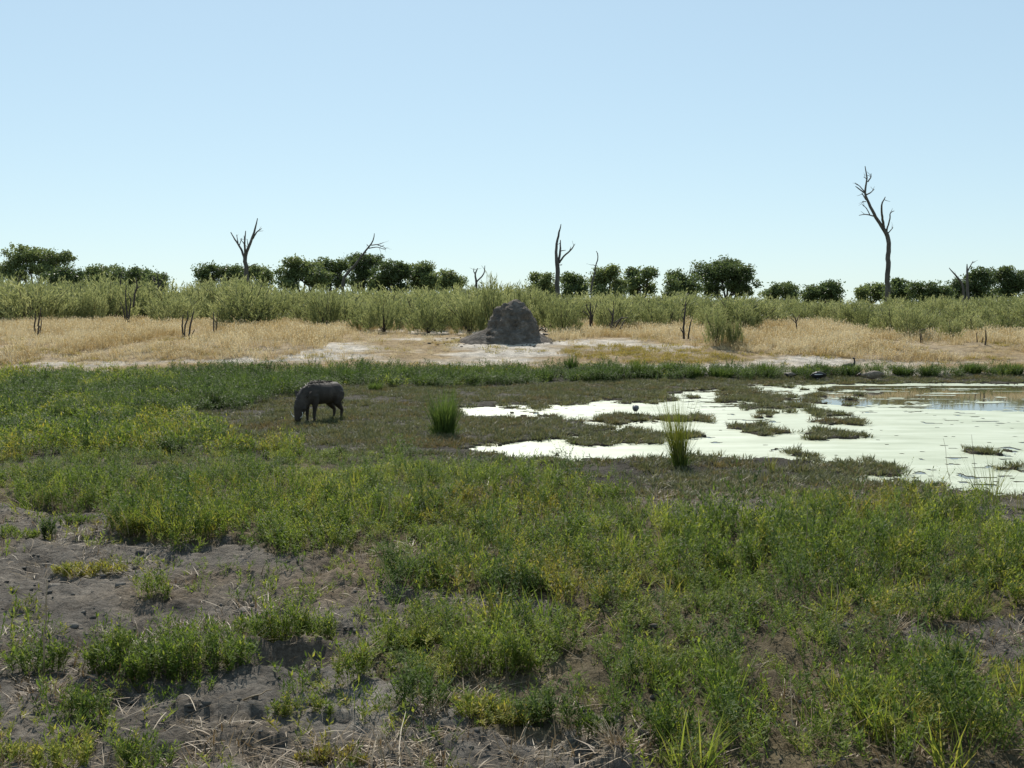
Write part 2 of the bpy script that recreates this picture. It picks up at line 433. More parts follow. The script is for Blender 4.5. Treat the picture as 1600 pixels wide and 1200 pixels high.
def ground_material():
    m, N, L = newmat('soil')
    a = N.new('ShaderNodeAttribute'); a.attribute_name = 'soil'
    g = N.new('ShaderNodeNewGeometry')
    nz = N.new('ShaderNodeTexNoise'); nz.inputs['Scale'].default_value = 3.2; nz.inputs['Detail'].default_value = 9; nz.inputs['Roughness'].default_value = .72
    L.new(g.outputs['Position'], nz.inputs['Vector'])
    n3 = N.new('ShaderNodeTexNoise'); n3.inputs['Scale'].default_value = 38; n3.inputs['Detail'].default_value = 6; n3.inputs['Roughness'].default_value = .7
    L.new(g.outputs['Position'], n3.inputs['Vector'])
    r1 = ramp(N, [(.3, (.52, .50, .48)), (.5, (1, 1, 1)), (.68, (1.0, 1.0, 1.0))])
    r1.color_ramp.elements[2].color = (1.55, 1.53, 1.5, 1)
    L.new(nz.outputs['Fac'], r1.inputs[0])
    r2 = ramp(N, [(.3, (.60, .58, .56)), (.7, (1.0, 1.0, 1.0))]); r2.color_ramp.elements[1].color = (1.35, 1.34, 1.32, 1)
    L.new(n3.outputs['Fac'], r2.inputs[0])
    m1 = N.new('ShaderNodeMix'); m1.data_type = 'RGBA'; m1.blend_type = 'MULTIPLY'; m1.inputs[0].default_value = 1
    m2 = N.new('ShaderNodeMix'); m2.data_type = 'RGBA'; m2.blend_type = 'MULTIPLY'; m2.inputs[0].default_value = 1
    L.new(a.outputs['Color'], m1.inputs[6]); L.new(r1.outputs[0], m1.inputs[7])
    L.new(m1.outputs[2], m2.inputs[6]); L.new(r2.outputs[0], m2.inputs[7])
    p = N.new('ShaderNodeBsdfPrincipled'); p.inputs['Roughness'].default_value = .95; p.inputs['Specular IOR Level'].default_value = .12
    L.new(m2.outputs[2], p.inputs['Base Color'])
    n4 = N.new('ShaderNodeTexNoise'); n4.inputs['Scale'].default_value = 17; n4.inputs['Detail'].default_value = 8; n4.inputs['Roughness'].default_value = .7
    L.new(g.outputs['Position'], n4.inputs['Vector'])
    b = N.new('ShaderNodeBump'); b.inputs['Strength'].default_value = 1.0; b.inputs['Distance'].default_value = .06
    L.new(n4.outputs['Fac'], b.inputs['Height']); L.new(b.outputs[0], p.inputs['Normal'])
    o = N.new('ShaderNodeOutputMaterial'); L.new(p.outputs[0], o.inputs[0])
    return m
M['soil'] = ground_material()

def water_material():
    m, N, L = newmat('pond_water')
    p = N.new('ShaderNodeBsdfPrincipled')
    p.inputs['Base Color'].default_value = (.10, .082, .052, 1)
    p.inputs['Roughness'].default_value = .04; p.inputs['IOR'].default_value = 1.33; p.inputs['Specular IOR Level'].default_value = .5
    g = N.new('ShaderNodeNewGeometry')
    mp = N.new('ShaderNodeMapping'); mp.inputs['Scale'].default_value = (1, 2.2, 1); L.new(g.outputs['Position'], mp.inputs[0])
    nz = N.new('ShaderNodeTexNoise'); nz.inputs['Scale'].default_value = 5; nz.inputs['Detail'].default_value = 3
    L.new(mp.outputs[0], nz.inputs['Vector'])
    b = N.new('ShaderNodeBump'); b.inputs['Strength'].default_value = .012; b.inputs['Distance'].default_value = .01
    L.new(nz.outputs['Fac'], b.inputs['Height']); L.new(b.outputs[0], p.inputs['Normal'])
    o = N.new('ShaderNodeOutputMaterial'); L.new(p.outputs[0], o.inputs[0])
    return m
M['water'] = water_material()

def duckweed_material():
    m, N, L = newmat('duckweed')
    g = N.new('ShaderNodeNewGeometry')
    nz = N.new('ShaderNodeTexNoise'); nz.inputs['Scale'].default_value = 1.1; nz.inputs['Detail'].default_value = 7; nz.inputs['Roughness'].default_value = .65
    mpd = N.new('ShaderNodeMapping'); mpd.inputs['Scale'].default_value = (.6, 2.0, 1); L.new(g.outputs['Position'], mpd.inputs[0])
    L.new(mpd.outputs[0], nz.inputs['Vector'])
    r = ramp(N, [(.3, (.32, .345, .21)), (.5, (.45, .475, .32)), (.7, (.57, .59, .44))]); L.new(nz.outputs['Fac'], r.inputs[0])
    p = N.new('ShaderNodeBsdfPrincipled'); L.new(r.outputs[0], p.inputs['Base Color'])
    p.inputs['Roughness'].default_value = .44; p.inputs['Specular IOR Level'].default_value = .6
    n2 = N.new('ShaderNodeTexNoise'); n2.inputs['Scale'].default_value = 60; n2.inputs['Detail'].default_value = 2
    L.new(g.outputs['Position'], n2.inputs['Vector'])
    b = N.new('ShaderNodeBump'); b.inputs['Strength'].default_value = .25; b.inputs['Distance'].default_value = .004
    L.new(n2.outputs['Fac'], b.inputs['Height']); L.new(b.outputs[0], p.inputs['Normal'])
    o = N.new('ShaderNodeOutputMaterial'); L.new(p.outputs[0], o.inputs[0])
    return m
M['duckweed'] = duckweed_material()

# ------------------------------------------------------------------ ground, water
def build_ground():
    ys = [-40, -20, -10, -5, -2, 0, 1.5, 2.5]
    y = 3.2
    while y < 9: ys.append(y); y *= 1.0052
    while y < 27: ys.append(y); y *= 1.0034
    while y < 36: ys.append(y); y *= 1.0045
    while y < 80: ys.append(y); y *= 1.02
    while y < 6000: ys.append(y); y *= 1.35
    ys = np.array(ys)
    un = np.concatenate([np.linspace(-30, -2, 8), np.linspace(-1.5, -.62, 30), np.linspace(-.6, .6, 430), np.linspace(.62, 1.5, 30), np.linspace(2, 30, 8)])
    YY, UU = np.meshgrid(ys, un, indexing='ij')
    XX = UU * np.clip(YY, 3.2, 1e9)
    x, y = XX.ravel(), YY.ravel()
    z, (u, v, water, isl, herb, bank) = ground_z(x, y, True)
    V = np.stack([x, y, z], 1)
    nr, nc = YY.shape
    i = (np.arange(nr - 1)[:, None] * nc + np.arange(nc - 1)[None, :]).ravel()
    Q = np.stack([i, i + 1, i + nc + 1, i + nc], 1)
    me = mesh_np('ground', V, Q, smooth=True, mats=[M['soil']])
    n1 = fbm(x * .9, y * .9, seed=71, oct=4)
    n2 = fbm(x * .35, y * .8, seed=73, oct=5, gain=.6)
    grey = np.array([.145, .129, .109]); brown = np.array([.165, .122, .076]); pale = np.array([.25, .23, .20])
    mud = np.array([.065, .058, .044]); sand = np.array([.52, .47, .40]); tan = np.array([.30, .22, .12]); litter = np.array([.12, .095, .05])
    def mix(a, b, t): return a + (b - a) * np.clip(t, 0, 1)[:, None]
    c = np.broadcast_to(grey, (len(x), 3))
    c = mix(c, brown, (n1 - .18) * 1.5)
    c = mix(c, pale, (n2 - .1) * 3)
    c = mix(c, np.broadcast_to(litter, c.shape), np.where(herb, .8, 0))
    flat = np.where(herb, np.clip((y - 11.5) / 2, 0, 1), np.clip((y - 9.6) / .8, 0, 1)) * np.clip((28 - y) / .8, 0, 1)
    c = mix(c, np.broadcast_to(mud, c.shape) * (1 + .5 * n1[:, None]), flat)
    up = np.clip((y - 27.4) / .8, 0, 1)
    bk = mix(np.broadcast_to(tan, c.shape), np.broadcast_to(sand, c.shape), .52 + n2 * 2.6)
    dry = np.zeros(len(x), bool)
    for p in DRY: dry |= inpoly(u, v, p)
    bk = mix(bk, np.broadcast_to(tan, c.shape), np.where(dry, .85, 0))
    bk = mix(bk, np.broadcast_to(tan, c.shape), (y - 40) / 4)
    bk = mix(bk, np.broadcast_to(np.array([.16, .16, .075]), c.shape), (y - 50) / 10)
    c = mix(c, bk, up)
    c = mix(c, np.broadcast_to(mud, c.shape) * .7, np.where(water, 1, 0))
    a = me.attributes.new('soil', 'FLOAT_COLOR', 'POINT')
    a.data.foreach_set('color', np.concatenate([c, np.ones((len(c), 1))], 1).astype(np.float32).ravel())
    link('ground', me, kind='structure', label='grey poached soil, mud flats and pale sandy bank round the pond')
build_ground()

me = mesh_np('pond_water', [(-8, 10.2, 0), (34, 10.2, 0), (34, 26.9, 0), (-8, 26.9, 0)], np.array([[0, 1, 2, 3]]), mats=[M['water']])
link('pond_water', me, kind='structure', label='still pond water reflecting the sky and dry bank')

def build_duckweed():
    cs = .055
    xs = np.arange(-2.5, 21, cs); ysv = np.arange(10.6, 26.6, cs)
    nx, ny = len(xs), len(ysv)
    cx, cy = np.meshgrid(xs[:-1] + cs / 2, ysv[:-1] + cs / 2, indexing='ij')
    cx = cx.ravel(); cy = cy.ravel()
    ok = np.abs(cx) < .58 * cy + .5
    u, v, water, isl, herb, bank = zones(cx, cy)
    u0, v0 = uv_of(cx, cy, False)
    dens = np.full(len(cx), .82)
    n = fbm(cx * 1.2, cy * 2.4, seed=91, oct=5, gain=.68)
    # patchy towards the far left shore, open at the far right
    patch = np.clip((1330 - u0) / 120, 0, 1) * np.clip((650 - v0) / 15, 0, 1) * np.clip((u0 - 1040) / 40, 0, 1)
    dens = dens - .42 * patch
    # signed softness of the open water
    op = inpoly(u0 + 30 * n, v0 + 3 * n, OPEN_WATER)
    rim = (u0 > 1290) & (v0 < 601.2)
    dens = np.where(op, -.02, dens)
    streak = fbm(cx * .5, cy * 6, seed=95, oct=3)
    dens = np.where(op & (streak > .5), .5, dens)
    dens = np.where(rim, .8, dens)
    gapn = vnoise(cx * 5, cy * 7, seed=99) + .35 * vnoise(cx * .8, cy * .8, seed=101)
    keep = ok & water & (n * .9 + .5 < dens + .28) & (gapn < .90) & (_h(np.arange(len(cx)), np.zeros(len(cx)), np.zeros(len(cx)), 7) > .006)
    idx = np.nonzero(keep)[0]
    ix = idx // (ny - 1); iy = idx % (ny - 1)
    gx, gy = np.meshgrid(xs, ysv, indexing='ij')
    V = np.stack([gx.ravel(), gy.ravel(), np.full(gx.size, .005)], 1)
    V[:, 0] += cs * .45 * (_h(np.arange(len(V)), np.zeros(len(V)), np.zeros(len(V)), 3) - .5)
    V[:, 1] += cs * .45 * (_h(np.arange(len(V)), np.ones(len(V)), np.zeros(len(V)), 3) - .5)
    V[:, 2] += .0015 * fbm(V[:, 0] * 3, V[:, 1] * 3, seed=97, oct=2)
    a = ix * ny + iy
    Q = np.stack([a, a + ny, a + ny + 1, a + 1], 1)
    used, inv = np.unique(Q, return_inverse=True)
    me = mesh_np('duckweed', V[used], inv.reshape(Q.shape), mats=[M['duckweed']], smooth=True)
    link('duckweed', me, kind='stuff', label='pale green duckweed film covering most of the pond', category='duckweed')
build_duckweed()

# ------------------------------------------------------------------ plant generators
def herb_mesh(mb, rng, H=.28, nst=7, spread=.10, ll=.042, lw=.24, ell=(1, 1), side=3, nl=11, tint0=0.0, tint1=1.0, lean=.35, m=0):
    """leafy upright herb: many thin stems with lance-shaped leaves"""
    for s in range(nst):
        a = rng.uniform(0, 2 * np.pi); rr = spread * math.sqrt(rng.uniform(0, 1))
        b = np.array([math.cos(a) * rr * ell[0], math.sin(a) * rr * ell[1], -.01])
        h = H * rng.uniform(.6, 1.1) * (1 - .35 * (rr / (spread + 1e-6)) ** 2)
        if spread > .5: h *= .72 + .42 * float(vnoise(np.array([b[0] * 7.0]), np.array([b[1] * 7.0]), seed=nst)[0]) + .12
        out = np.array([math.cos(a), math.sin(a), 0]) * lean * rng.uniform(.2, 1) + np.array([rng.normal(0, .12), rng.normal(0, .12), 1])
        out /= np.linalg.norm(out)
        k = 5
        t = np.linspace(0, 1, k)
        droop = np.array([rng.normal(0, .1), rng.normal(0, .1), -.05])
        P = b + out * h * t[:, None] + droop * h * (t ** 2)[:, None]
        axes = [(P, h, nl)]
        for q in range(rng.integers(max(side - 1, 0), side + 2)):
            f = rng.uniform(.25, .85)
            p0 = b + out * h * f + droop * h * f * f
            az = rng.uniform(0, 2 * np.pi)
            d = unit(out * .8 + np.array([math.cos(az), math.sin(az), .1]) * .7)
            hh = h * rng.uniform(.22, .45)
            P2 = p0 + d * hh * t[:, None] + np.array([0, 0, .18]) * hh * (t ** 2)[:, None]
            axes.append((P2, hh, max(4, int(nl * .55))))
        tt = rng.uniform(tint0, tint1)
        for P2, hh, n in axes:
            sd = unit(np.array([rng.normal(), rng.normal(), 0.]))
            mb.strips(P2[None], sd[None], np.linspace(.0045, .002, k)[None], np.array([.15 + .6 * tt * .5]), m)
            f = np.linspace(.12, 1, n) + rng.uniform(-.03, .03, n)
            f = np.clip(f, .05, 1)
            B = np.stack([np.interp(f, t, P2[:, c]) for c in range(3)], 1)
            az = np.arange(n) * 2.4 + rng.uniform(0, 6) + rng.normal(0, .3, n)
            el = rng.uniform(-.05, .85, n) + .35 * f ** 2
            D = np.stack([np.cos(az) * np.cos(el), np.sin(az) * np.cos(el), np.sin(el)], 1)
            Nn = np.stack([-np.sin(az), np.cos(az), rng.normal(0, .25, n)], 1)
            L_ = ll * rng.uniform(.55, 1.15, n)
            mb.leaves(B, unit(D), unit(Nn), L_, L_ * lw * rng.uniform(.8, 1.3, n), np.clip(tt * .6 + rng.uniform(0, .4, n), 0, 1), m, bend=.05)

def grass_mesh(mb, rng, n=25, H=.3, spread=.06, W=.005, lean=.5, k=4, curve=.35, ell=(1, 1), seed_head=False, bias=(0, 0), m=0, t0=0., t1=1., hmin=.45):
    a = rng.uniform(0, 2 * np.pi, n); rr = spread * np.sqrt(rng.uniform(0, 1, n))
    B = np.stack([np.cos(a) * rr * ell[0], np.sin(a) * rr * ell[1], np.full(n, -.01)], 1)
    az = a + rng.normal(0, .8, n)
    ln = np.abs(rng.normal(0, lean, n))
    D = unit(np.stack([np.cos(az) * ln + bias[0], np.sin(az) * ln + bias[1], np.ones(n)], 1))
    h = H * rng.uniform(hmin, 1.1, n)
    t = np.linspace(0, 1, k)
    C = np.stack([np.cos(az), np.sin(az), -np.full(n, .35)], 1) * (curve * rng.uniform(.1, 1, n))[:, None]
    P = B[:, None, :] + D[:, None, :] * (h[:, None] * t)[:, :, None] + C[:, None, :] * (h[:, None] * t ** 2)[:, :, None]
    sd = unit(np.stack([-np.sin(az) + rng.normal(0, .5, n), np.cos(az) + rng.normal(0, .5, n), np.zeros(n)], 1))
    Wt = W * rng.uniform(.6, 1.3, n)[:, None] * np.interp(t, [0, .4, 1], [.8, 1, .08])[None]
    tt = rng.uniform(t0, t1, n)
    mb.strips(P, sd, Wt, tt, m)
    if seed_head:
        pick = rng.uniform(0, 1, n) < .6
        Bh = P[pick, -1]; d = unit(P[pick, -1] - P[pick, -2])
        mb.leaves(Bh - d * .02, d, sd[pick], h[pick] * .22, W * 2.2, np.clip(tt[pick] + .35, 0, 1), m)

def make_proto(fn, name, mat, count, seed):
    out = []
    for i in range(count):
        rng = np.random.default_rng(seed + i)
        mb = MB(); fn(mb, rng, i)
        me = mb.mesh(name, [mat])
        out.append(bpy.data.objects.new(name, me))
    return out

def stuff(name, label, cat, protos, P, rot, scl, idx):
    """one object: a cloud of points that carries copies of the plant shapes"""
    pc = bpy.data.collections.new(name + '_shapes')
    for i, o in enumerate(protos):
        o.name = name + '_shape_%02d' % i
        pc.objects.link(o)
    me = bpy.data.meshes.new(name); n = len(P)
    me.vertices.add(n); me.vertices.foreach_set('co', np.asarray(P, np.float32).ravel())
    a = me.attributes.new('rot', 'FLOAT_VECTOR', 'POINT'); a.data.foreach_set('vector', np.asarray(rot, np.float32).ravel())
    a = me.attributes.new('scl', 'FLOAT_VECTOR', 'POINT'); a.data.foreach_set('vector', np.asarray(scl, np.float32).ravel())
    a = me.attributes.new('idx', 'INT', 'POINT'); a.data.foreach_set('value', np.asarray(idx, np.int32))
    me.update()
    o = link(name, me, kind='stuff', label=label, category=cat)
    ng = bpy.data.node_groups.new(name + '_scatter', 'GeometryNodeTree')
    ng.interface.new_socket('Geometry', in_out='INPUT', socket_type='NodeSocketGeometry')
    ng.interface.new_socket('Geometry', in_out='OUTPUT', socket_type='NodeSocketGeometry')
    N, L = ng.nodes, ng.links
    gi = N.new('NodeGroupInput'); go = N.new('NodeGroupOutput')
    ci = N.new('GeometryNodeCollectionInfo'); ci.inputs['Collection'].default_value = pc
    ci.inputs['Separate Children'].default_value = True; ci.inputs['Reset Children'].default_value = True
    ip = N.new('GeometryNodeInstanceOnPoints'); ip.inputs['Pick Instance'].default_value = True
    def attr(nm, ty):
        q = N.new('GeometryNodeInputNamedAttribute'); q.data_type = ty; q.inputs['Name'].default_value = nm
        return q.outputs['Attribute']
    L.new(gi.outputs[0], ip.inputs['Points']); L.new(ci.outputs[0], ip.inputs['Instance'])
    L.new(attr('idx', 'INT'), ip.inputs['Instance Index'])
    e2r = N.new('FunctionNodeEulerToRotation'); L.new(attr('rot', 'FLOAT_VECTOR'), e2r.inputs[0])
    L.new(e2r.outputs[0], ip.inputs['Rotation'])
    L.new(attr('scl', 'FLOAT_VECTOR'), ip.inputs['Scale'])
    L.new(ip.outputs[0], go.inputs[0])
    md = o.modifiers.new('scatter', 'NODES'); md.node_group = ng
    return o

def sample_area(rng, n, y0, y1, half=.60, pad=.5):
    """even random spots on the ground between two distances"""
    xm = half * y1 + pad
    X = rng.uniform(-xm, xm, n); Y = rng.uniform(y0, y1, n)
    k = np.abs(X) < half * Y + pad
    return X[k], Y[k]

def area_count(dens, y0, y1, half=.60, pad=.5): return int(dens * 2 * (half * y1 + pad) * (y1 - y0))

def finish(rng, X, Y, smin, smax, nproto, tilt=.12):
    Z = ground_z(X, Y)
    n = len(X)
    rot = np.stack([rng.normal(0, tilt, n), rng.normal(0, tilt, n), rng.uniform(0, 6.283, n)], 1)
    s = rng.uniform(smin, smax, n)
    scl = np.stack([s, s, s * rng.uniform(.8, 1.2, n)], 1)
    return np.stack([X, Y, Z], 1), rot, scl, rng.integers(0, nproto, n)

# ------------------------------------------------------------------ individually placed foreground clumps
CLUMPS = [  # u, v of the base centre, half width px, depth px, height px, label, kind
    (60, 1062, 42, 22, 62, 'green leafy clump with a tall dry stalk standing in it, lower left', 'herb'),
    (265, 1062, 128, 40, 78, 'widest leafy clump on the bare soil, lower left', 'herb'),
    (438, 996, 84, 20, 64, 'grey-green clump on the rim of the trodden hollow', 'herb'),
    (134, 1124, 32, 12, 44, 'small bright clump just below the widest leafy clump', 'herb'),
    (225, 1194, 46, 16, 60, 'leafy clump cut by the bottom edge, left of centre', 'herb'),
    (62, 1204, 82, 18, 46, 'leafy clump in the bottom left corner', 'herb'),
    (238, 940, 28, 10, 46, 'small round clump alone on the grey path, left', 'herb'),
    (140, 894, 62, 10, 26, 'thin low clump along the grey path near the left edge', 'herb'),
    (556, 1064, 26, 14, 66, 'narrow upright clump right of the trodden hollow', 'herb'),
    (468, 1112, 52, 14, 40, 'low rounded clump below the trodden hollow', 'herb'),
    (520, 1184, 56, 12, 38, 'low clump near the bottom edge, centre left', 'herb'),
    (655, 1108, 48, 18, 82, 'tall bushy clump beside crossed pale stalks', 'herb_dark'),
    (645, 1008, 64, 14, 46, 'loose clump at the near side of the grey path, centre', 'herb'),
    (770, 1056, 82, 26, 80, 'broad clump with reddish stems below, centre', 'herb'),
    (778, 1132, 74, 24, 66, 'broad clump in front of the reddish stemmed one', 'herb'),
    (852, 1136, 58, 20, 72, 'dense dark clump left of the pale bare patch', 'herb_dark'),
    (932, 1146, 32, 10, 40, 'small clump at the edge of the pale bare patch', 'herb'),
    (1042, 1172, 42, 18, 70, 'brightest green clump near the bottom edge, right of centre', 'herb'),
    (1490, 1074, 24, 10, 60, 'dark upright clump in front of the bare patch at right', 'herb_dark'),
    (122, 822, 28, 6, 24, 'small clump where the path meets the herb carpet, far left', 'herb'),
    (205, 843, 26, 8, 46, 'rounded clump standing out of the herb carpet over the path', 'herb'),
    (76, 838, 8, 4, 30, 'tiny upright sprig on the path, far left', 'herb_dark'),
    (30, 842, 34, 7, 20, 'low straggling clump on the path at the left edge', 'herb'),
    (645, 918, 42, 10, 72, 'bushy clump bulging over the far side of the path, centre', 'herb_dark'),
    (800, 934, 56, 10, 66, 'bushy clump over the far side of the path, right of the twin stalk', 'herb_dark'),
    (240, 657, 32, 8, 52, 'dark round bush among the herbs left of the warthog', 'herb_dark'),
    (96, 664, 18, 6, 40, 'small dark bush among the herbs near the left edge', 'herb_dark'),
    (165, 650, 26, 6, 40, 'second small dark bush, between the two other dark bushes at left', 'herb_dark'),
    (318, 640, 28, 6, 42, 'bright green bush behind the dark round bush', 'herb_dark'),
    (440, 716, 34, 8, 40, 'reddish green bush at the near rim of the mud flat', 'herb')]
def build_clumps():
    for i, (u, v, ru, rv, hp, label, kind) in enumerate(CLUMPS):
        rng = np.random.default_rng(500 + i)
        x, y, z = at(u, v - rv * .5)
        mpp = y / F
        rx = ru * mpp
        ry = max(rx * .45, min(rx * 1.0, rv * mpp * y / EYE * .55))
        H = hp * mpp * 1.12
        near = y < 9
        area = rx * ry * 3.14
        nst = int(np.clip(area * (900 if near else 320), 22 if near else 45, 330))
        ll = .037 if near else .05
        root = empty('herb_clump', (x, y, z), 0, label=label, category='herb', group='leafy herb clumps')
        mb = MB()
        herb_mesh(mb, rng, H=H, nst=nst, spread=1.0, ell=(rx, ry), ll=ll * (min(1, H / .2) * .5 + .5), lean=.25, nl=12 if near else 10, side=3)
        grass_mesh(mb, rng, n=max(10, nst // 2), H=H * .7, spread=1.0, W=.003, ell=(rx, ry), lean=.3, k=3, m=1)
        link('foliage', mb.mesh('foliage', [M[kind], M['straw']]), root)
build_clumps()

def build_dry_tufts():
    for u, v, ru, hp, label in [(1388, 994, 36, 38, 'pale straw tuft bent over at the edge of the bare patch, right'),
                                (112, 1152, 14, 26, 'small reddish dry tuft near the left bottom'),
                                (965, 1168, 30, 34, 'collapsed dry grass tuft on the pale bare patch'),
                                (505, 897, 40, 16, 'flat dry grass tuft along the path edge, centre left')]:
        x, y, z = at(u, v); mpp = y / F
        rng = np.random.default_rng(int(u))
        mb = MB(); grass_mesh(mb, rng, n=90, H=hp * mpp * 1.3, spread=ru * mpp * .6, W=.004, lean=1.0, k=5, curve=.7)
        link('dry_tuft', mb.mesh('dry_tuft', [M['straw']]), None, (x, y, z), label=label, category='dry grass', group='dry grass tufts')
build_dry_tufts()

# ------------------------------------------------------------------ pond tufts
def reed_tuft(u, v, top, label, n, spread, lean, bias, seed, W=.006, extra=None, mat='reed'):
    x, y, z = at(u, v); mpp = y / F
    rng = np.random.default_rng(seed)
    H = (v - top) * mpp
    root = empty('reed_tuft', (x, y, z), 0, label=label, category='reed tuft', group='reed tufts by the pond')
    mb = MB(); grass_mesh(mb, rng, n=n, H=H, spread=spread, W=W, lean=lean, k=6, curve=.2, bias=bias, t0=.0, hmin=.5)
    link('blades', mb.mesh('blades', [M[mat]]), root)
    mb = MB(); grass_mesh(mb, rng, n=n // 2, H=H * .38, spread=spread * 1.6, W=W, lean=.7, k=4, curve=.5, t0=0, t1=.5)
    link('basal_leaves', mb.mesh('basal_leaves', [M['herb_dark']]), root)
    if extra:
        mb = MB(); grass_mesh(mb, rng, n=extra, H=H * 1.25, spread=spread, W=.003, lean=lean * 1.5, k=6, curve=.3, bias=bias)
        link('flower_stalks', mb.mesh('flower_stalks', [M['straw']]), root)
reed_tuft(1062, 728, 612, 'tall yellow-green reed tuft leaning left at the pond edge', 230, .075, .15, (-.13, 0), 61, .0065, 22)
reed_tuft(695, 680, 600, 'bushy round reed tuft at the left tip of the pond', 420, .13, .22, (0, 0), 62, .009, None, 'herb_dark')
reed_tuft(1546, 792, 700, 'sparse fine grass tuft at the pond edge, far right', 70, .09, .45, (-.05, 0), 63, .004, 16)
reed_tuft(1206, 738, 702, 'small ragged sprig standing by the near shore', 26, .03, .3, (-.1, 0), 64, .006)
reed_tuft(1600, 800, 745, 'fine grass tuft cut by the right edge at the pond shore', 40, .09, .5, (0, 0), 65, .004, 8)
reed_tuft(1440, 727, 706, 'tiny sprig growing out of the duckweed, right', 16, .04, .5, (0, 0), 66, .005)
reed_tuft(1552, 724, 702, 'few thin blades growing out of the duckweed, far right', 10, .03, .6, (0, 0), 67, .004)

# ------------------------------------------------------------------ far bank tufts
BANK = [(300, 606, 22, 18), (372, 606, 26, 20), (382, 632, 15, 16), (434, 612, 34, 26), (500, 596, 24, 18), (547, 597, 26, 22), (587, 610, 14, 12), (623, 594, 24, 20), (662, 603, 20, 16),
        (702, 596, 24, 18), (741, 592, 24, 18), (778, 594, 20, 16), (815, 596, 18, 14), (850, 594, 18, 16), (892, 583, 16, 24), (903, 594, 18, 14), (942, 592, 20, 16), (965, 591, 14, 20), (996, 590, 16, 26),
        (1022, 590, 16, 18), (1045, 588, 12, 20), (1086, 590, 24, 18), (1125, 591, 24, 16), (1196, 588, 24, 19), (1252, 587, 18, 12), (1284, 586, 20, 15), (1328, 587, 20, 16),
        (1412, 585, 22, 13), (1452, 586, 20, 16), (1518, 585, 20, 15), (1560, 584, 16, 14), (1584, 585, 18, 16), (1618, 585, 18, 14)]
def build_bank():
    protos = []
    for i in range(7):
        rng = np.random.default_rng(900 + i); mb = MB()
        grass_mesh(mb, rng, n=330, H=1.0, spread=.62, W=.045, lean=.45, k=4, curve=.3, t0=0, t1=1)
        herb_mesh(mb, rng, H=.9, nst=14, spread=.75, ll=.16, lw=.3, nl=9, side=2)
        protos.append(mb.mesh('bank_tuft', [M['herb_dark']]))
    for i, (u, v, ru, hp) in enumerate(sorted(BANK)):
        x, y, z = at(u, v); mpp = y / F
        link('bank_tuft', protos[i % 7], None, (x, y, z), (0, 0, i * 1.7), label='green tuft on the far bank, %s from the left' % ORD[i], category='grass tuft',
             group='green tufts along the far bank').scale = (ru * mpp * 1.15, ru * mpp * .9, hp * mpp * 1.3)
build_bank()

# ------------------------------------------------------------------ termite mound
def build_mound():
    x, y, z0 = at(806, 533)
    mpp = y / F
    root = empty('termite_mound', (x, y, z0), 0, label='grey termite mound on the sandy bank', category='termite mound')
    vs_ = np.array([540, 526, 512, 497, 487, 481, 476, 473]); L_ = np.array([738, 754, 764, 771, 777, 782, 788, 794]); R_ = np.array([852, 845, 840, 834, 829, 824, 818, 811])
    nth, nz = 96, 60
    t = np.linspace(0, 1, nz)
    vv = 540 - t * (540 - 473)
    l = np.interp(-vv, -vs_, L_); r = np.interp(-vv, -vs_, R_)
    th = np.arange(nth) / nth * 2 * np.pi
    V = []
    for i in range(nz):
        c = (l[i] + r[i]) / 2 - 806; hw = (r[i] - l[i]) / 2
        zz = (536 - vv[i]) * mpp * .95
        for a in th:
            V.append((c * mpp + math.cos(a) * hw * mpp, math.sin(a) * hw * mpp * .95 + .12 * t[i], zz))
    V = np.array(V)
    V = np.concatenate([V, [[V[-nth:, 0].mean(), V[-nth:, 1].mean(), V[-1, 2] + .02]]])
    ctr = np.array([0, 0, .25]); d = unit(V - ctr)
    n = fbm(V[:, 0] * 3.0, V[:, 1] * 3.0, V[:, 2] * 2.2, seed=201, oct=6, gain=.6)
    pit = np.clip(fbm(V[:, 0] * 4.5 + 7, V[:, 1] * 4.5, V[:, 2] * 4.5, seed=207, oct=2) - .25, 0, 1)
    V = V + d * (.23 * n - .30 * pit)[:, None]
    Q = [[i * nth + j, i * nth + (j + 1) % nth, (i + 1) * nth + (j + 1) % nth, (i + 1) * nth + j] for i in range(nz - 1) for j in range(nth)]
    e = len(V) - 1
    T = [[(nz - 1) * nth + j, (nz - 1) * nth + (j + 1) % nth, e] for j in range(nth)]
    link('mound_body', mesh_np('mound_body', V, [np.array(Q), np.array(T)], smooth=True, mats=[M['termite']]), root)
    # spill of crumbled soil round the foot
    g = 70
    gx, gy = np.meshgrid(np.linspace(-2.0, 1.5, g), np.linspace(-1.3, 1.2, g), indexing='ij')
    gx, gy = gx.ravel(), gy.ravel()
    dd = np.minimum(np.hypot((gx + .75) / 1.1, (gy - .05) / .85), np.hypot((gx - .1) / 1.15, gy / 1.05))
    h = .5 * np.clip(1 - dd, 0, 1) + .05 * fbm(gx * 7, gy * 7, seed=211, oct=4) * np.clip(1.15 - dd, 0, 1) - .05 * np.clip(dd - .9, 0, .4)
    gz = ground_z(gx + x, gy + y) - z0 + h - .01
    i = (np.arange(g - 1)[:, None] * g + np.arange(g - 1)[None]).ravel()
    Q = np.stack([i, i + g, i + g + 1, i + 1], 1)
    keep = dd[Q].min(1) < 1.12
    link('crumbled_apron', mesh_np('crumbled_apron', np.stack([gx, gy, gz], 1), Q[keep], smooth=True, mats=[M['termite']]), root)
build_mound()

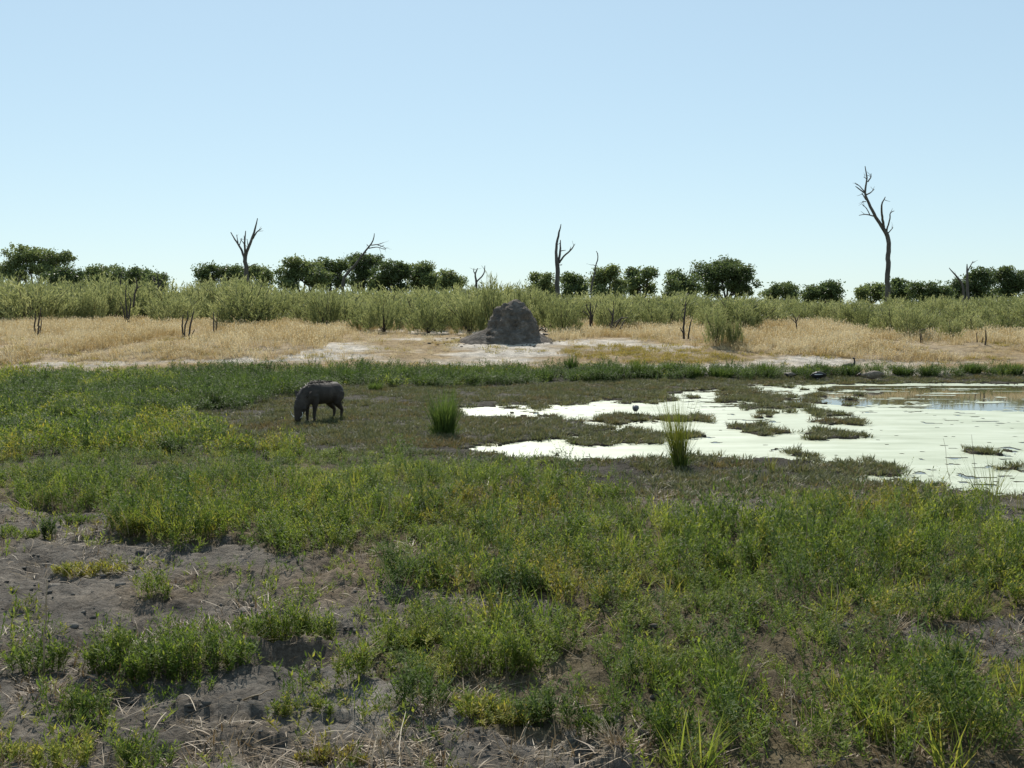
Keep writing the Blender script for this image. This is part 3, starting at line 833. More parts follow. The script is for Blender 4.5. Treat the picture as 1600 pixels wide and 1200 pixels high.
def clod_mesh(rng, mb, c, r):
    """irregular lump"""
    ph = (1 + 5 ** .5) / 2
    ico = np.array([(-1, ph, 0), (1, ph, 0), (-1, -ph, 0), (1, -ph, 0), (0, -1, ph), (0, 1, ph), (0, -1, -ph), (0, 1, -ph), (ph, 0, -1), (ph, 0, 1), (-ph, 0, -1), (-ph, 0, 1)]) / 1.9
    T = [(0, 11, 5), (0, 5, 1), (0, 1, 7), (0, 7, 10), (0, 10, 11), (1, 5, 9), (5, 11, 4), (11, 10, 2), (10, 7, 6), (7, 1, 8), (3, 9, 4), (3, 4, 2), (3, 2, 6), (3, 6, 8), (3, 8, 9),
         (4, 9, 5), (2, 4, 11), (6, 2, 10), (8, 6, 7), (9, 8, 1)]
    V = ico * rng.uniform(.6, 1.25, (12, 1)) * r * np.array([rng.uniform(.8, 1.5), rng.uniform(.8, 1.5), rng.uniform(.4, .8)])
    mb.add(V + c, None, T, rng.uniform())

def build_soil_litter():
    rng = np.random.default_rng(77)
    mb = MB()
    X, Y = sample_area(rng, 5200, 3.9, 9.5, .52, .3)
    u, v, water, isl, herb, bank = zones(X, Y)
    k = (~herb | (Y < 6.5)) & (fbm(X * 1.5, Y * 1.5, seed=5, oct=3) > -.15)
    X, Y = X[k][:2200], Y[k][:2200]
    Z = ground_z(X, Y)
    for x, y, z in zip(X, Y, Z):
        clod_mesh(rng, mb, np.array([x, y, z + .002]), .009 * rng.lognormal(0, .55))
    X, Y = sample_area(rng, 1500, 33, 36, .1, .3)
    gx, gy, _ = at(795, 533)
    a = rng.uniform(0, 6.28, 150); q = rng.uniform(.6, 1.9, 150)
    X = gx - .25 + np.cos(a) * q * 1.25; Y = gy + np.sin(a) * q * .9 - .2
    Z = ground_z(X, Y)
    for x, y, z in zip(X, Y, Z): clod_mesh(rng, mb, np.array([x, y, z + .02]), .022 * rng.lognormal(0, .5))
    link('soil_crumbs', mb.mesh('soil_crumbs', [M['clod']]), kind='stuff', label='loose grey crumbs and clods scattered over the bare soil', category='soil')
    # straw
    X, Y = sample_area(rng, 7000, 3.9, 11, .53, .3)
    u, v, water, isl, herb, bank = zones(X, Y)
    dn = fbm(X * 1.1, Y * 1.1, seed=15, oct=3)
    k = (~herb | (rng.uniform(0, 1, len(X)) < .5)) & (dn + rng.uniform(-.3, .3, len(X)) > -.02)
    X, Y = X[k], Y[k]; n = len(X)
    Z = ground_z(X, Y)
    az = rng.uniform(0, 6.28, n); L_ = rng.lognormal(-2.35, .55, n); tl = np.abs(rng.normal(0, .18, n))
    t = np.linspace(0, 1, 4)
    D = np.stack([np.cos(az), np.sin(az), tl], 1)
    S = unit(np.stack([-np.sin(az), np.cos(az), rng.normal(0, .4, n)], 1))
    P = np.stack([X, Y, Z + .006], 1)[:, None] + D[:, None] * (L_[:, None] * t)[:, :, None] + (S * rng.normal(0, .25, n)[:, None])[:, None] * (L_[:, None] * t ** 2)[:, :, None]
    P[:, :, 2] = np.maximum(P[:, :, 2], ground_z(P[:, :, 0].ravel(), P[:, :, 1].ravel()).reshape(n, 4) + .004) + (.02 * np.sin(t * 3.1))[None] * rng.uniform(0, 1, (n, 1))
    Wd = rng.uniform(.0022, .0048, n)[:, None] * np.array([1, 1, .9, .5])[None]
    mb = MB(); mb.strips(P, S, Wd, rng.uniform(0, .9, n) ** 1.3)
    link('straw_litter', mb.mesh('straw_litter', [M['straw']]), kind='stuff', label='dry straw and broken stems littering the bare soil', category='straw')
build_soil_litter()

def stalk(u0, v0, u1, v1, label, w=.007, lying=False):
    x, y, z = at(u0, v0)
    if lying: x1, y1, z1 = at(u1, v1); e = np.array([x1 - x, y1 - y, z1 - z + .03])
    else:
        p = at_depth(u1, v1, y); e = np.array(p) - np.array([x, y, z])
    t = np.linspace(0, 1, 6)[:, None]
    rng = np.random.default_rng(int(u0 * 7 + v0))
    P = e * t + rng.normal(0, .006, (6, 3)) * np.sin(t * 3.1) + np.array([0, 0, .006])
    mb = MB(); mb.tube(P, np.linspace(w * .5, w * .25, 6), 5, tint=rng.uniform(.5, .95))
    link('dry_stalk', mb.mesh('dry_stalk', [M['straw']], smooth=True), None, (x, y, z), label=label, category='stalk', group='dry stalks')
stalk(68, 1062, 74, 908, 'tallest thin brown stalk standing in the leafy clump at left', .010)
stalk(540, 1090, 546, 1064, 'short whitish stalk leaning below the narrow upright clump')
stalk(676, 1112, 696, 1086, 'shorter of two crossed pale stalks beside the bushy clump')
stalk(676, 1114, 712, 1080, 'longer of two crossed pale stalks beside the bushy clump')
stalk(559, 996, 566, 945, 'thin pale stalk upright on the grey path, centre')
stalk(948, 1020, 937, 1000, 'short white stalk in the herb carpet right of centre')
stalk(742, 928, 752, 880, 'thin stalk at the far side of the path, centre')
stalk(1312, 1060, 1308, 915, 'tall thin straw stalk standing right of centre', .006)
stalk(1262, 900, 1262, 790, 'tall hair-thin stalk in the green carpet at right', .006)
stalk(408, 899, 416, 880, 'small pale stalk leaning at the path edge, left of centre')
stalk(175, 1058, 212, 1038, 'pale broken stem lying across the widest leafy clump', .008)
stalk(380, 1090, 425, 1084, 'pale bent stem lying on soil below the trodden hollow', .009, True)
stalk(616, 1150, 640, 1122, 'straw lying slanted near the bottom edge, centre', .008, True)
stalk(0, 1062, 34, 1044, 'thick brown stem lying at the left edge', .016, True)
stalk(282, 618, 283, 578, 'thin pale grass stalk standing in the herbs left of the warthog', .012)
stalk(245, 655, 238, 625, 'pale leaning stalk over the dark round bush', .012)
stalk(1488, 742, 1474, 686, 'bare thin stem rising from the duckweed at right', .006)
stalk(1530, 770, 1518, 680, 'tallest bare stem rising from the near shore, far right', .006)

# ------------------------------------------------------------------ dead trees and stumps
def px_path(pts, Y, rng, y0=0.0, drift=.0):
    """photo trace -> curve at the thing's own distance, wandering in depth"""
    P = []; r = []
    yy = Y + y0
    for i, (u, v, wd) in enumerate(pts):
        if i: yy += drift * rng.uniform(.4, 1) * math.hypot(u - pts[i - 1][0], v - pts[i - 1][1]) * Y / F
        P.append(at_depth(u, v, yy)); r.append(wd * .44 * Y / F)
    P = np.array(P); r = np.array(r)
    # resample smoothly with small kinks
    d = np.concatenate([[0], np.cumsum(np.linalg.norm(np.diff(P, axis=0), axis=1))])
    n = max(4, int(len(pts) * 3))
    s = np.linspace(0, d[-1], n)
    P2 = np.stack([np.interp(s, d, P[:, c]) for c in range(3)], 1)
    r2 = np.interp(s, d, r)
    P3 = P2.copy(); P3[1:-1] = .5 * P2[1:-1] + .25 * (P2[2:] + P2[:-2])
    P3[1:-1] += rng.normal(0, 1, (n - 2, 3)) * (r2[1:-1, None] * .14)
    return P3, r2

def dead_tree(name, cat, label, trunk, branches, Y, mat, base_drop=True, group=None, seed=0):
    rng = np.random.default_rng(seed)
    b = at_depth(trunk[0][0], trunk[0][1], Y)
    gz = float(ground_z(np.array([b[0]]), np.array([Y]))[0])
    if base_drop:    # carry the trunk down to the ground behind the shrubs
        _, vg = project(b[0], Y, gz - .05)
        if vg > trunk[0][1] + 1: trunk = [(trunk[0][0], float(vg), trunk[0][2] * 1.15)] + trunk
    root = empty(name, (b[0], Y, gz), 0, label=label, category=cat)
    if group: root['group'] = group
    o = np.array([b[0], Y, gz])
    P, r = px_path(trunk, Y, rng)
    mb = MB(); mb.tube(P - o, r, 8, tint=.5); link('trunk', mb.mesh('trunk', [mat], smooth=True), root)
    for br in branches:
        sgn = rng.choice([-1, 1])
        i = np.argmin([math.hypot(br[0][0] - p[0], br[0][1] - p[1]) for p in trunk])
        P, r = px_path(br, Y, rng, 0, sgn * .6)
        mb = MB(); mb.tube(P - o, r, 6, tint=.5); link('branch', mb.mesh('branch', [mat], smooth=True), root)
        if len(P) > 5 and r[0] > .012 * Y / 40:      # small twigs
            for q in range(rng.integers(1, 3)):
                j = rng.integers(len(P) // 2, len(P) - 1)
                dd = unit(P[j + 1] - P[j]); e = unit(dd * .8 + rng.normal(0, .6, 3))
                Lq = rng.uniform(6, 13) * Y / F
                pp = P[j] - o + e * Lq * np.linspace(0, 1, 4)[:, None] + rng.normal(0, .02, (4, 3)) * Lq
                mb = MB(); mb.tube(pp, np.linspace(r[j] * .6, r[j] * .2, 4), 5); link('twig', mb.mesh('twig', [mat]), root)
    return root

dead_tree('dead_tree', 'dead tree', 'tallest bare dead tree, forked and leaning left at the top',
    [(1387.6, 477, 10), (1387, 432, 9.2), (1388, 402, 8.6), (1388.5, 381, 8), (1385.5, 364.5, 8), (1378, 354, 6.4), (1367.5, 339, 5.8), (1358.5, 319.5, 5), (1352.5, 307.5, 4.4), (1351, 298.5, 3.8), (1354.6, 285, 3), (1354, 273, 2.4), (1351.6, 259.5, 1.4)],
    [[(1356, 284, 2.4), (1361, 277, 2), (1361, 271, 1)], [(1355, 280, 1.6), (1349.5, 276.5, 1)], [(1352.5, 304.5, 2.6), (1360, 301.5, 2.2), (1366, 295.5, 1.2)],
     [(1350, 301, 2.6), (1340.5, 294, 2), (1336.6, 291, 1.1)], [(1350.5, 299, 2), (1343.5, 291, 1.6), (1336, 285.6, 1)], [(1353, 312, 2.4), (1346.5, 301.5, 1.6)],
     [(1366, 338, 2.4), (1352.5, 334.5, 1.8), (1342, 336.6, 1)], [(1359, 335, 1.8), (1354, 325.5, 1.6), (1346.5, 318.6, 1)], [(1353, 315, 1.6), (1347, 315, 1)],
     [(1381, 356, 5), (1378, 336, 4), (1377, 319.5, 3.2), (1383.4, 307.5, 1.4)], [(1385.5, 361, 3.4), (1390, 345, 2.6), (1391, 331.5, 2), (1397.5, 329.4, 1)], [(1388, 364, 2.2), (1395.4, 355.5, 1.1)]],
    78, M['deadwood'], seed=1)
dead_tree('dead_tree', 'dead tree', 'bare upright dead trunk right of the termite mound, with one limb curving right',
    [(870.9, 462, 8.6), (870.9, 435.5, 8.2), (871.4, 411.9, 7.4), (868.4, 401, 5.4), (869.6, 380, 4.2), (873.5, 364.6, 3.4), (876.6, 350, 1.2)],
    [[(872.5, 411, 4.6), (875.5, 391, 3.6), (875.6, 375, 1.6)], [(873.5, 411, 3.6), (881, 400, 3), (892, 391, 2.6), (898.4, 381, 1)], [(873, 414, 1.6), (878, 414, 1.2)]],
    72, M['deadwood'], seed=2)
dead_tree('dead_tree', 'dead tree', 'bare dead tree spreading like a hand above the left bushes',
    [(385.4, 425, 8), (383, 401, 7), (385.4, 394, 5.6), (392.4, 376.4, 4.6), (399, 359, 3.4), (402.4, 341, 1.4)],
    [[(394, 374, 3), (401.6, 362, 2.2), (409, 356.8, 1)], [(383, 402, 4.2), (382, 377.8, 3.2), (383.8, 360.7, 1.4)], [(382, 405, 4.6), (376.7, 388, 3.6), (367.5, 375, 2.8), (360.4, 363, 1.2)],
     [(374, 383, 1.8), (378, 372, 1)], [(372, 380, 2), (369.6, 366.7, 1)], [(385, 398, 2.4), (388, 385, 1.8), (386, 374, 1)], [(386, 420, 1.6), (395, 413, 1.2), (400, 413, .8)]],
    76, M['deadwood'], seed=3)
dead_tree('dead_tree', 'dead tree', 'thin dead limb slanting right out of the bush row',
    [(536, 436, 5.4), (541.8, 427.6, 5), (554.9, 414.5, 4.2), (568, 396, 3.4), (575.9, 387, 2.8), (581, 380, 2.4), (585, 371, 1.8), (585, 364.6, 1)],
    [[(579, 383, 2), (591.6, 382, 1.6), (599, 379, .9)], [(576, 388, 2), (589, 385.6, 1.5), (602, 390, .9)], [(590, 383, 1.4), (598, 385, 1.2), (603.4, 389, .8)], [(577, 386, 1.6), (573, 382, 1)], [(594, 386, 1), (600, 383, .7)]],
    72, M['deadwood'], seed=4)
dead_tree('dead_tree', 'dead tree', 'small dead fork showing behind the shrubs left of the mound',
    [(744.5, 444, 4), (743.8, 437.5, 3.6), (742, 428.5, 2.8), (744.5, 422.5, 2.2), (746.5, 419, 1.2)],
    [[(742, 428, 2), (740, 424, 1.6), (740.5, 419, .9)], [(744.5, 441, 2.8), (749, 436, 2.6), (753.5, 431.5, 2.4), (757, 425.5, 2), (757.7, 415, 1)]], 62, M['deadwood'], seed=5)
dead_tree('dead_tree', 'dead tree', 'thin wavy dead stem rising behind the bush right of the upright dead trunk',
    [(924, 446, 3.4), (930, 425, 2.6), (930, 416, 2.2), (934.4, 406.6, 2), (934.4, 393.5, 1.6), (931.5, 392, .8)], [[(930, 416, 1.4), (927.5, 413.5, .9)], [(926, 437, 1.6), (922, 425, .8)]], 74, M['deadwood'], seed=6)
dead_tree('dead_tree', 'dead tree', 'forked dead trunk in front of the bushes at the right edge',
    [(1513, 468, 6), (1511.5, 444, 5), (1511, 424, 4), (1511, 412.5, 1.6)], [[(1511.3, 425, 3), (1520.5, 408, 1.2)]], 76, M['deadwood'], seed=7)
dead_tree('dead_tree', 'dead tree', 'dead limb bending left beside the forked trunk at right',
    [(1506, 462, 5), (1504, 444, 4.2), (1498, 435, 3.4), (1490, 427, 2.6), (1483, 418.5, 1.2)], [[(1498, 434, 1.5), (1492, 433, .9)]], 74, M['deadwood'], seed=8)

STUMP_FEET = []
def stump(label, stems, seed, Y=None, name='dead_shrub', cat='dead shrub'):
    base = max(stems, key=lambda s: s[0][1])[0]
    if Y is None: x, y, z = at(base[0], base[1])
    else:       # foot hidden in the thicket: stems carried down to the ground
        y = Y; x = at_depth(base[0], base[1], y)[0]; z = float(ground_z(np.array([x]), np.array([float(y)]))[0])
        vg = float(project(x, y, z)[1])
        stems = [[(s_[0][0] + (base[0] - s_[0][0]) * .4, vg, s_[0][2] * 1.1)] + s_ if s_[0][1] > base[1] - 6 else s_ for s_ in stems]
        base = (base[0], vg)
    STUMP_FEET.append((x, y))
    stems = [[(u, v, w_ * 1.2) for u, v, w_ in s] for s in stems]
    rng = np.random.default_rng(seed)
    root = empty(name, (x, y, z), 0, label=label, category=cat, group='dead shrub stumps')
    o = np.array([x, y, z])
    for i, s in enumerate(stems):
        P, r = px_path(s, y, rng, rng.uniform(-.15, .15) if i else 0, rng.uniform(-.4, .4))
        if s[0][1] > base[1] - 4:
            P[0, 2] = z - .05
        mb = MB(); mb.tube(P - o, r, 6); link('stem', mb.mesh('stem', [M['char']], smooth=True), root)
stump('pair of crossing dead stems in the dry grass, far left', [[(55, 525, 2.6), (53.5, 508, 2.4), (56, 497, 1.8), (54.6, 490, 1)], [(61.7, 525, 3), (59, 510, 2.6), (62, 495, 2.2), (64, 481, 1)], [(62, 522, 2), (65, 505, 1.6), (64, 496, 1)], [(58, 522, 2), (62, 509, 1.6)]], 11)
stump('cluster of three upright dead stems in the dry grass', [[(286.5, 528, 2.6), (284.5, 508, 2.4), (286, 491, 1.2)], [(288.5, 527, 2.2), (289, 508, 2.4), (294, 498, 2.2), (293, 486, 1)], [(295.5, 527, 3), (297, 508, 2.8), (301, 495, 2.2), (303.5, 482, 1)], [(299, 526, 1.6), (304, 515, 1.2)]], 12)
stump('small pair of dead stems right of the three-stemmed cluster', [[(334, 516, 2), (333.5, 500, 1.8), (333.5, 488, 1)], [(338, 512, 1.8), (339, 500, 1.6), (339.5, 490, .9)]], 13, 37.5)
stump('dark branching dead shrub inside the green thicket at left', [[(208.5, 480, 3), (210, 459, 2.8), (215, 448, 2.4), (212, 434, 1.2)], [(213, 451, 2), (222, 446, .9)], [(199, 490, 3), (196, 470, 2.2), (197, 446, 1)], [(202, 488, 2.4), (205, 470, 1.8), (200, 458, 1)], [(194, 487, 2.2), (188, 472, 1.2)]], 14, 45)
stump('branching dead shrub with an arm reaching right, right of the mound', [[(954.5, 518, 3.4), (957, 498, 3), (959, 482, 1.6)], [(957.5, 494, 2.4), (950, 482, 1.1)], [(960, 515, 2.6), (966, 503, 2.2), (972, 497, 2), (981, 496, 1)], [(960, 505, 2), (968, 499, 1.4), (973, 495, .8)], [(966, 519, 2.2), (972, 508, 2), (976, 500, 1)]], 15)
stump('bare dead shrub fanning out just behind the branching one', [[(924, 497, 2.6), (922.5, 485, 2.2), (922, 472, 1)], [(925, 495, 2.4), (930, 484, 2), (932, 474, 1)], [(923, 492, 2), (917, 480, 1.6), (916, 474, .9)], [(925, 490, 1.6), (927, 478, 1)], [(921, 494, 1.6), (911, 486, 1)]], 16, 41)
stump('tall thin crooked dead stem at the front of the right shrubs', [[(1069, 528, 3.6), (1068, 505, 3), (1070.5, 488, 2.6), (1071.5, 470, 1)], [(1075.5, 528, 2.8), (1078, 510, 2.2), (1081.5, 496, 1)], [(1068, 521, 2.2), (1062.5, 512, 1)], [(1069, 500, 1.8), (1064, 493, .9)]], 17)
stump('tiny dead sprout at the rim of the dry grass, right', [[(1245, 511, 2), (1243, 498, 1.6), (1238, 490, .9)], [(1244.5, 502, 1.5), (1250, 491, .9)], [(1243.5, 505, 1.2), (1236, 497, .8)]], 18, 38.5)
stump('two short dead stems in the dry grass, right', [[(1439, 534, 2.2), (1437, 516, 1.2)], [(1442, 535, 1.8), (1439.5, 522, 1)], [(1439, 516, 1.3), (1450, 513, .9)]], 19)
stump('three short dead posts in the dry grass near the right edge', [[(1539, 541, 2.6), (1541, 528, 2.6), (1540, 515, 1.2)], [(1527, 535, 1.8), (1526, 520, 1.1)], [(1534, 536, 1.6), (1536, 527, 1)]], 20)
stump('thin dead stem in the green thicket under the second tree', [[(188, 446, 2.2), (189, 436, 1.8), (190, 427, 1)], [(189, 438, 1.4), (186, 430, .8)]], 21, 57)
stump('short dead stem in the thicket below the big left tree', [[(28, 443, 2), (30, 436, 1.6), (31.5, 430, .9)], [(29.5, 437, 1.2), (27, 431, .8)]], 22, 57)
stump('twisted dead scrub on the skyline left of the gap', [[(247, 452, 3), (243, 440, 2.6), (238, 432, 1.4)], [(248, 451, 2.6), (252, 438, 2.2), (260, 428, 1)], [(247, 447, 2), (248, 434, 1.6), (245, 426, .9)], [(243, 440, 1.6), (236, 436, .9)], [(252, 440, 1.4), (256, 434, .8)], [(250, 452, 2), (258, 444, 1.4), (261, 437, .8)]], 23, 58)
stump('dark dead scrub at the foot of the thicket, left of centre', [[(500, 511, 2.4), (505, 498, 2), (513, 488, 1)], [(497, 511, 2), (496, 500, 1.6), (488, 492, .9)], [(508, 511, 1.8), (516, 500, 1.4), (525, 495, .8)], [(512, 512, 1.6), (507, 498, 1)], [(520, 510, 1.6), (523, 498, .9)]], 24)

def fallen(label, pts, seed):
    x, y, z = at(*pts[0][:2])
    rng = np.random.default_rng(seed)
    root = empty('fallen_branch', (x, y, z), 0, label=label, category='branch', group='fallen branches')
    for s in [pts] + [[pts[len(pts) // 2], (pts[len(pts) // 2][0] + 3, pts[len(pts) // 2][1] - 6, 1)]]:
        P = []
        for u, v, w_ in s:
            p = at_depth(u, v, y); P.append((p[0] - x, rng.normal(0, .05), p[2] - z + .02))
        mb = MB(); mb.tube(np.array(P), np.array([q[2] for q in s]) * .5 * y / F, 6)
        link('limb', mb.mesh('limb', [M['char']], smooth=True), root)
fallen('dark fallen branch lying right of the termite mound', [(848, 523, 4), (860, 525, 3.4), (872, 527, 3), (884, 527.5, 2.6), (897, 526, 1)], 31)
fallen('curled root sticking out at the right foot of the mound', [(842, 518, 3), (846, 514, 2.6), (851, 517, 2.2), (856, 524, 1.4)], 32)
fallen('thin fallen stick on the dry grass left of the mound', [(486, 531, 2), (495, 530, 2), (505, 531, 1.8), (513, 528, 1)], 33)
fallen('short dark stick lying on the sand right of the mound', [(888, 546, 2.4), (895, 544, 2.2), (903, 546, 1.2)], 34)

# ------------------------------------------------------------------ shrubs of the thicket
def shrub_mesh(seed, n=210, per=10):
    """unit-high feathery shrub: a dome of upright sprays that starts at the ground"""
    rng = np.random.default_rng(seed)
    mb = MB()
    k = 4; t = np.linspace(0, 1, k)
    nst = 14
    az0 = rng.uniform(0, 6.28, nst); ln0 = rng.uniform(.05, .8, nst)
    D0 = unit(np.stack([np.cos(az0) * ln0, np.sin(az0) * ln0, np.ones(nst)], 1))
    for i in range(nst): mb.tube(D0[i] * (rng.uniform(.55, .85) * t)[:, None] + rng.normal(0, .01, (k, 3)), np.linspace(.012, .003, k), 4, tint=.2, m=1, cap=False)
    # sprays fill a lumpy dome
    az = rng.uniform(0, 6.28, n); rr = np.sqrt(rng.uniform(0, 1, n)) * .56
    lob = 1 + .22 * np.sin(az * 3 + seed) + .12 * np.sin(az * 5 + 2 * seed)
    rr = rr * lob
    ztop = np.clip(1.0 - (rr / .62) ** 2 * .62, .25, 1) * rng.uniform(.8, 1.04, n)
    L_ = rng.uniform(.22, .42, n)
    f = rng.uniform(0, 1, n) ** .6
    zb_ = np.clip((ztop - L_) * f, 0, 1)
    B = np.stack([np.cos(az) * rr * (.55 + .45 * zb_), np.sin(az) * rr * (.55 + .45 * zb_), zb_], 1)
    a1 = az + rng.normal(0, .7, n); ln = rng.uniform(.05, .5, n) + .35 * rr
    D = unit(np.stack([np.cos(a1) * ln, np.sin(a1) * ln, np.ones(n)], 1))
    P = B[:, None] + D[:, None] * (L_[:, None] * np.linspace(0, 1, 3))[:, :, None]
    az2 = rng.uniform(0, 6.28, n)
    sd = np.stack([np.cos(az2), np.sin(az2), np.zeros(n)], 1)
    tt = rng.uniform(0, 1, n)
    mb.strips(P, sd, np.tile([.007, .010, .003], (n, 1)), tt)
    q = np.repeat(np.arange(n), per); m_ = n * per
    ff = rng.uniform(.05, 1, m_)
    Bl = B[q] + D[q] * (L_[q] * ff)[:, None]
    a3 = rng.uniform(0, 6.28, m_)
    Dl = unit(D[q] + np.stack([np.cos(a3), np.sin(a3), np.zeros(m_)], 1) * .5)
    Nl = unit(np.cross(Dl, rng.normal(0, 1, (m_, 3))))
    mb.leaves(Bl, Dl, Nl, rng.uniform(.05, .11, m_), rng.uniform(.012, .021, m_), np.clip(tt[q] * .6 + rng.uniform(0, .4, m_), 0, 1))
    return mb.mesh('shrub', [M['shrub'], M['bark']])

SHRUBS = [shrub_mesh(1000 + i) for i in range(8)]
def place_shrub(x, y, h, w_, rz, i, label, group=None):
    z = float(ground_z(np.array([x]), np.array([y]))[0])
    o = link('shrub', SHRUBS[i % 8], None, (x, y, z - .02), (0, 0, rz), label=label, category='shrub')
    o.scale = (w_, w_, h)
    if group: o['group'] = group
    return o

def build_shrubs():
    rng = np.random.default_rng(4)
    # the ones that stand out
    for k, (u, vb, vt, wpx, label) in enumerate([
        (1120, 541, 476, 50, 'feathery green shrub standing forward of the thicket, right of the crooked dead stem'),
        (1148, 540, 492, 32, 'low shrub leaning on the right side of the forward feathery shrub'),
        (880, 524, 458, 64, 'broad yellowish shrub just right of the termite mound'),
        (768, 524, 425, 56, 'tallest wispy shrub, rising behind the left shoulder of the mound'),
        (735, 523, 456, 66, 'broad bright green shrub left of the termite mound'),
        (812, 515, 438, 34, 'thin pale shrub showing above the right top of the mound'),
        (510, 512, 446, 74, 'rounded shrub over dark dead scrub, left of centre'),
        (1420, 528, 470, 62, 'shrub at the front of the thicket below the tallest dead tree'),
        (1485, 528, 490, 46, 'small low shrub jutting into the dry grass, right'),
        (375, 500, 424, 76, 'tall rounded shrub on the skyline below the spreading dead tree'),
        (60, 500, 428, 66, 'large shrub below the big left tree'),
        (145, 506, 446, 60, 'dense shrub at the front of the thicket, left of the dark dead shrub')]):
        x, y, z = at(u, vb)
        h = (vb - vt) * y / F
        place_shrub(x, y, h * 1.05, wpx * y / F * .95, k * 2.1, k, label, 'thicket shrubs')
    # the rest of the thicket
    front = [(-200, 510), (0, 510), (200, 507), (330, 510), (480, 514), (560, 519), (700, 522), (790, 516), (860, 520), (1000, 514), (1130, 520), (1250, 508), (1330, 514), (1400, 526), (1500, 526), (1600, 520), (1800, 520)]
    fu, fv = zip(*front)
    top_u = [-200, 0, 100, 200, 280, 340, 400, 470, 560, 700, 780, 860, 1000, 1150, 1300, 1400, 1500, 1600, 1800]
    top_v = [428, 430, 434, 436, 444, 436, 430, 444, 448, 446, 440, 452, 456, 458, 468, 464, 462, 458, 458]
    pts = []
    tries = 0
    while len(pts) < 286 and tries < 12000:
        tries += 1
        y = 36.5 + 36 * rng.uniform() ** 1.4
        x = rng.uniform(-1, 1) * (.52 * y)
        u, v = project(x, y, base_z(x, y))
        if v > np.interp(u, fu, fv): continue
        if 755 < u < 862 and y < 41: continue
        md = 1.0 + .012 * (y - 40)
        if any((x - a) ** 2 + (y - b) ** 2 < md * md for a, b in pts): continue
        pts.append((x, y))
    for i, (x, y) in enumerate(pts):
        u, v = project(x, y, base_z(x, y))
        vt = np.interp(u, top_u, top_v)
        where = ('left of the spreading dead tree' if u < 385 else 'between the spreading dead tree and the mound' if u < 806 else
                 'between the mound and the tallest dead tree' if u < 1388 else 'right of the tallest dead tree')
        hmax = EYE + (475 - vt) / F * y - float(base_z(x, y))
        h = hmax * rng.uniform(.74, 1.16) * np.interp(y, [38, 48, 60], [.88, 1.0, 1.06])
        h = float(np.clip(h, .9, 3.0))
        place_shrub(float(x), float(y), h, h * rng.uniform(1.1, 1.75), rng.uniform(0, 6.28), i, 'sage green feathery shrub massed in the thicket ' + where, 'shrubs ' + where)
build_shrubs()

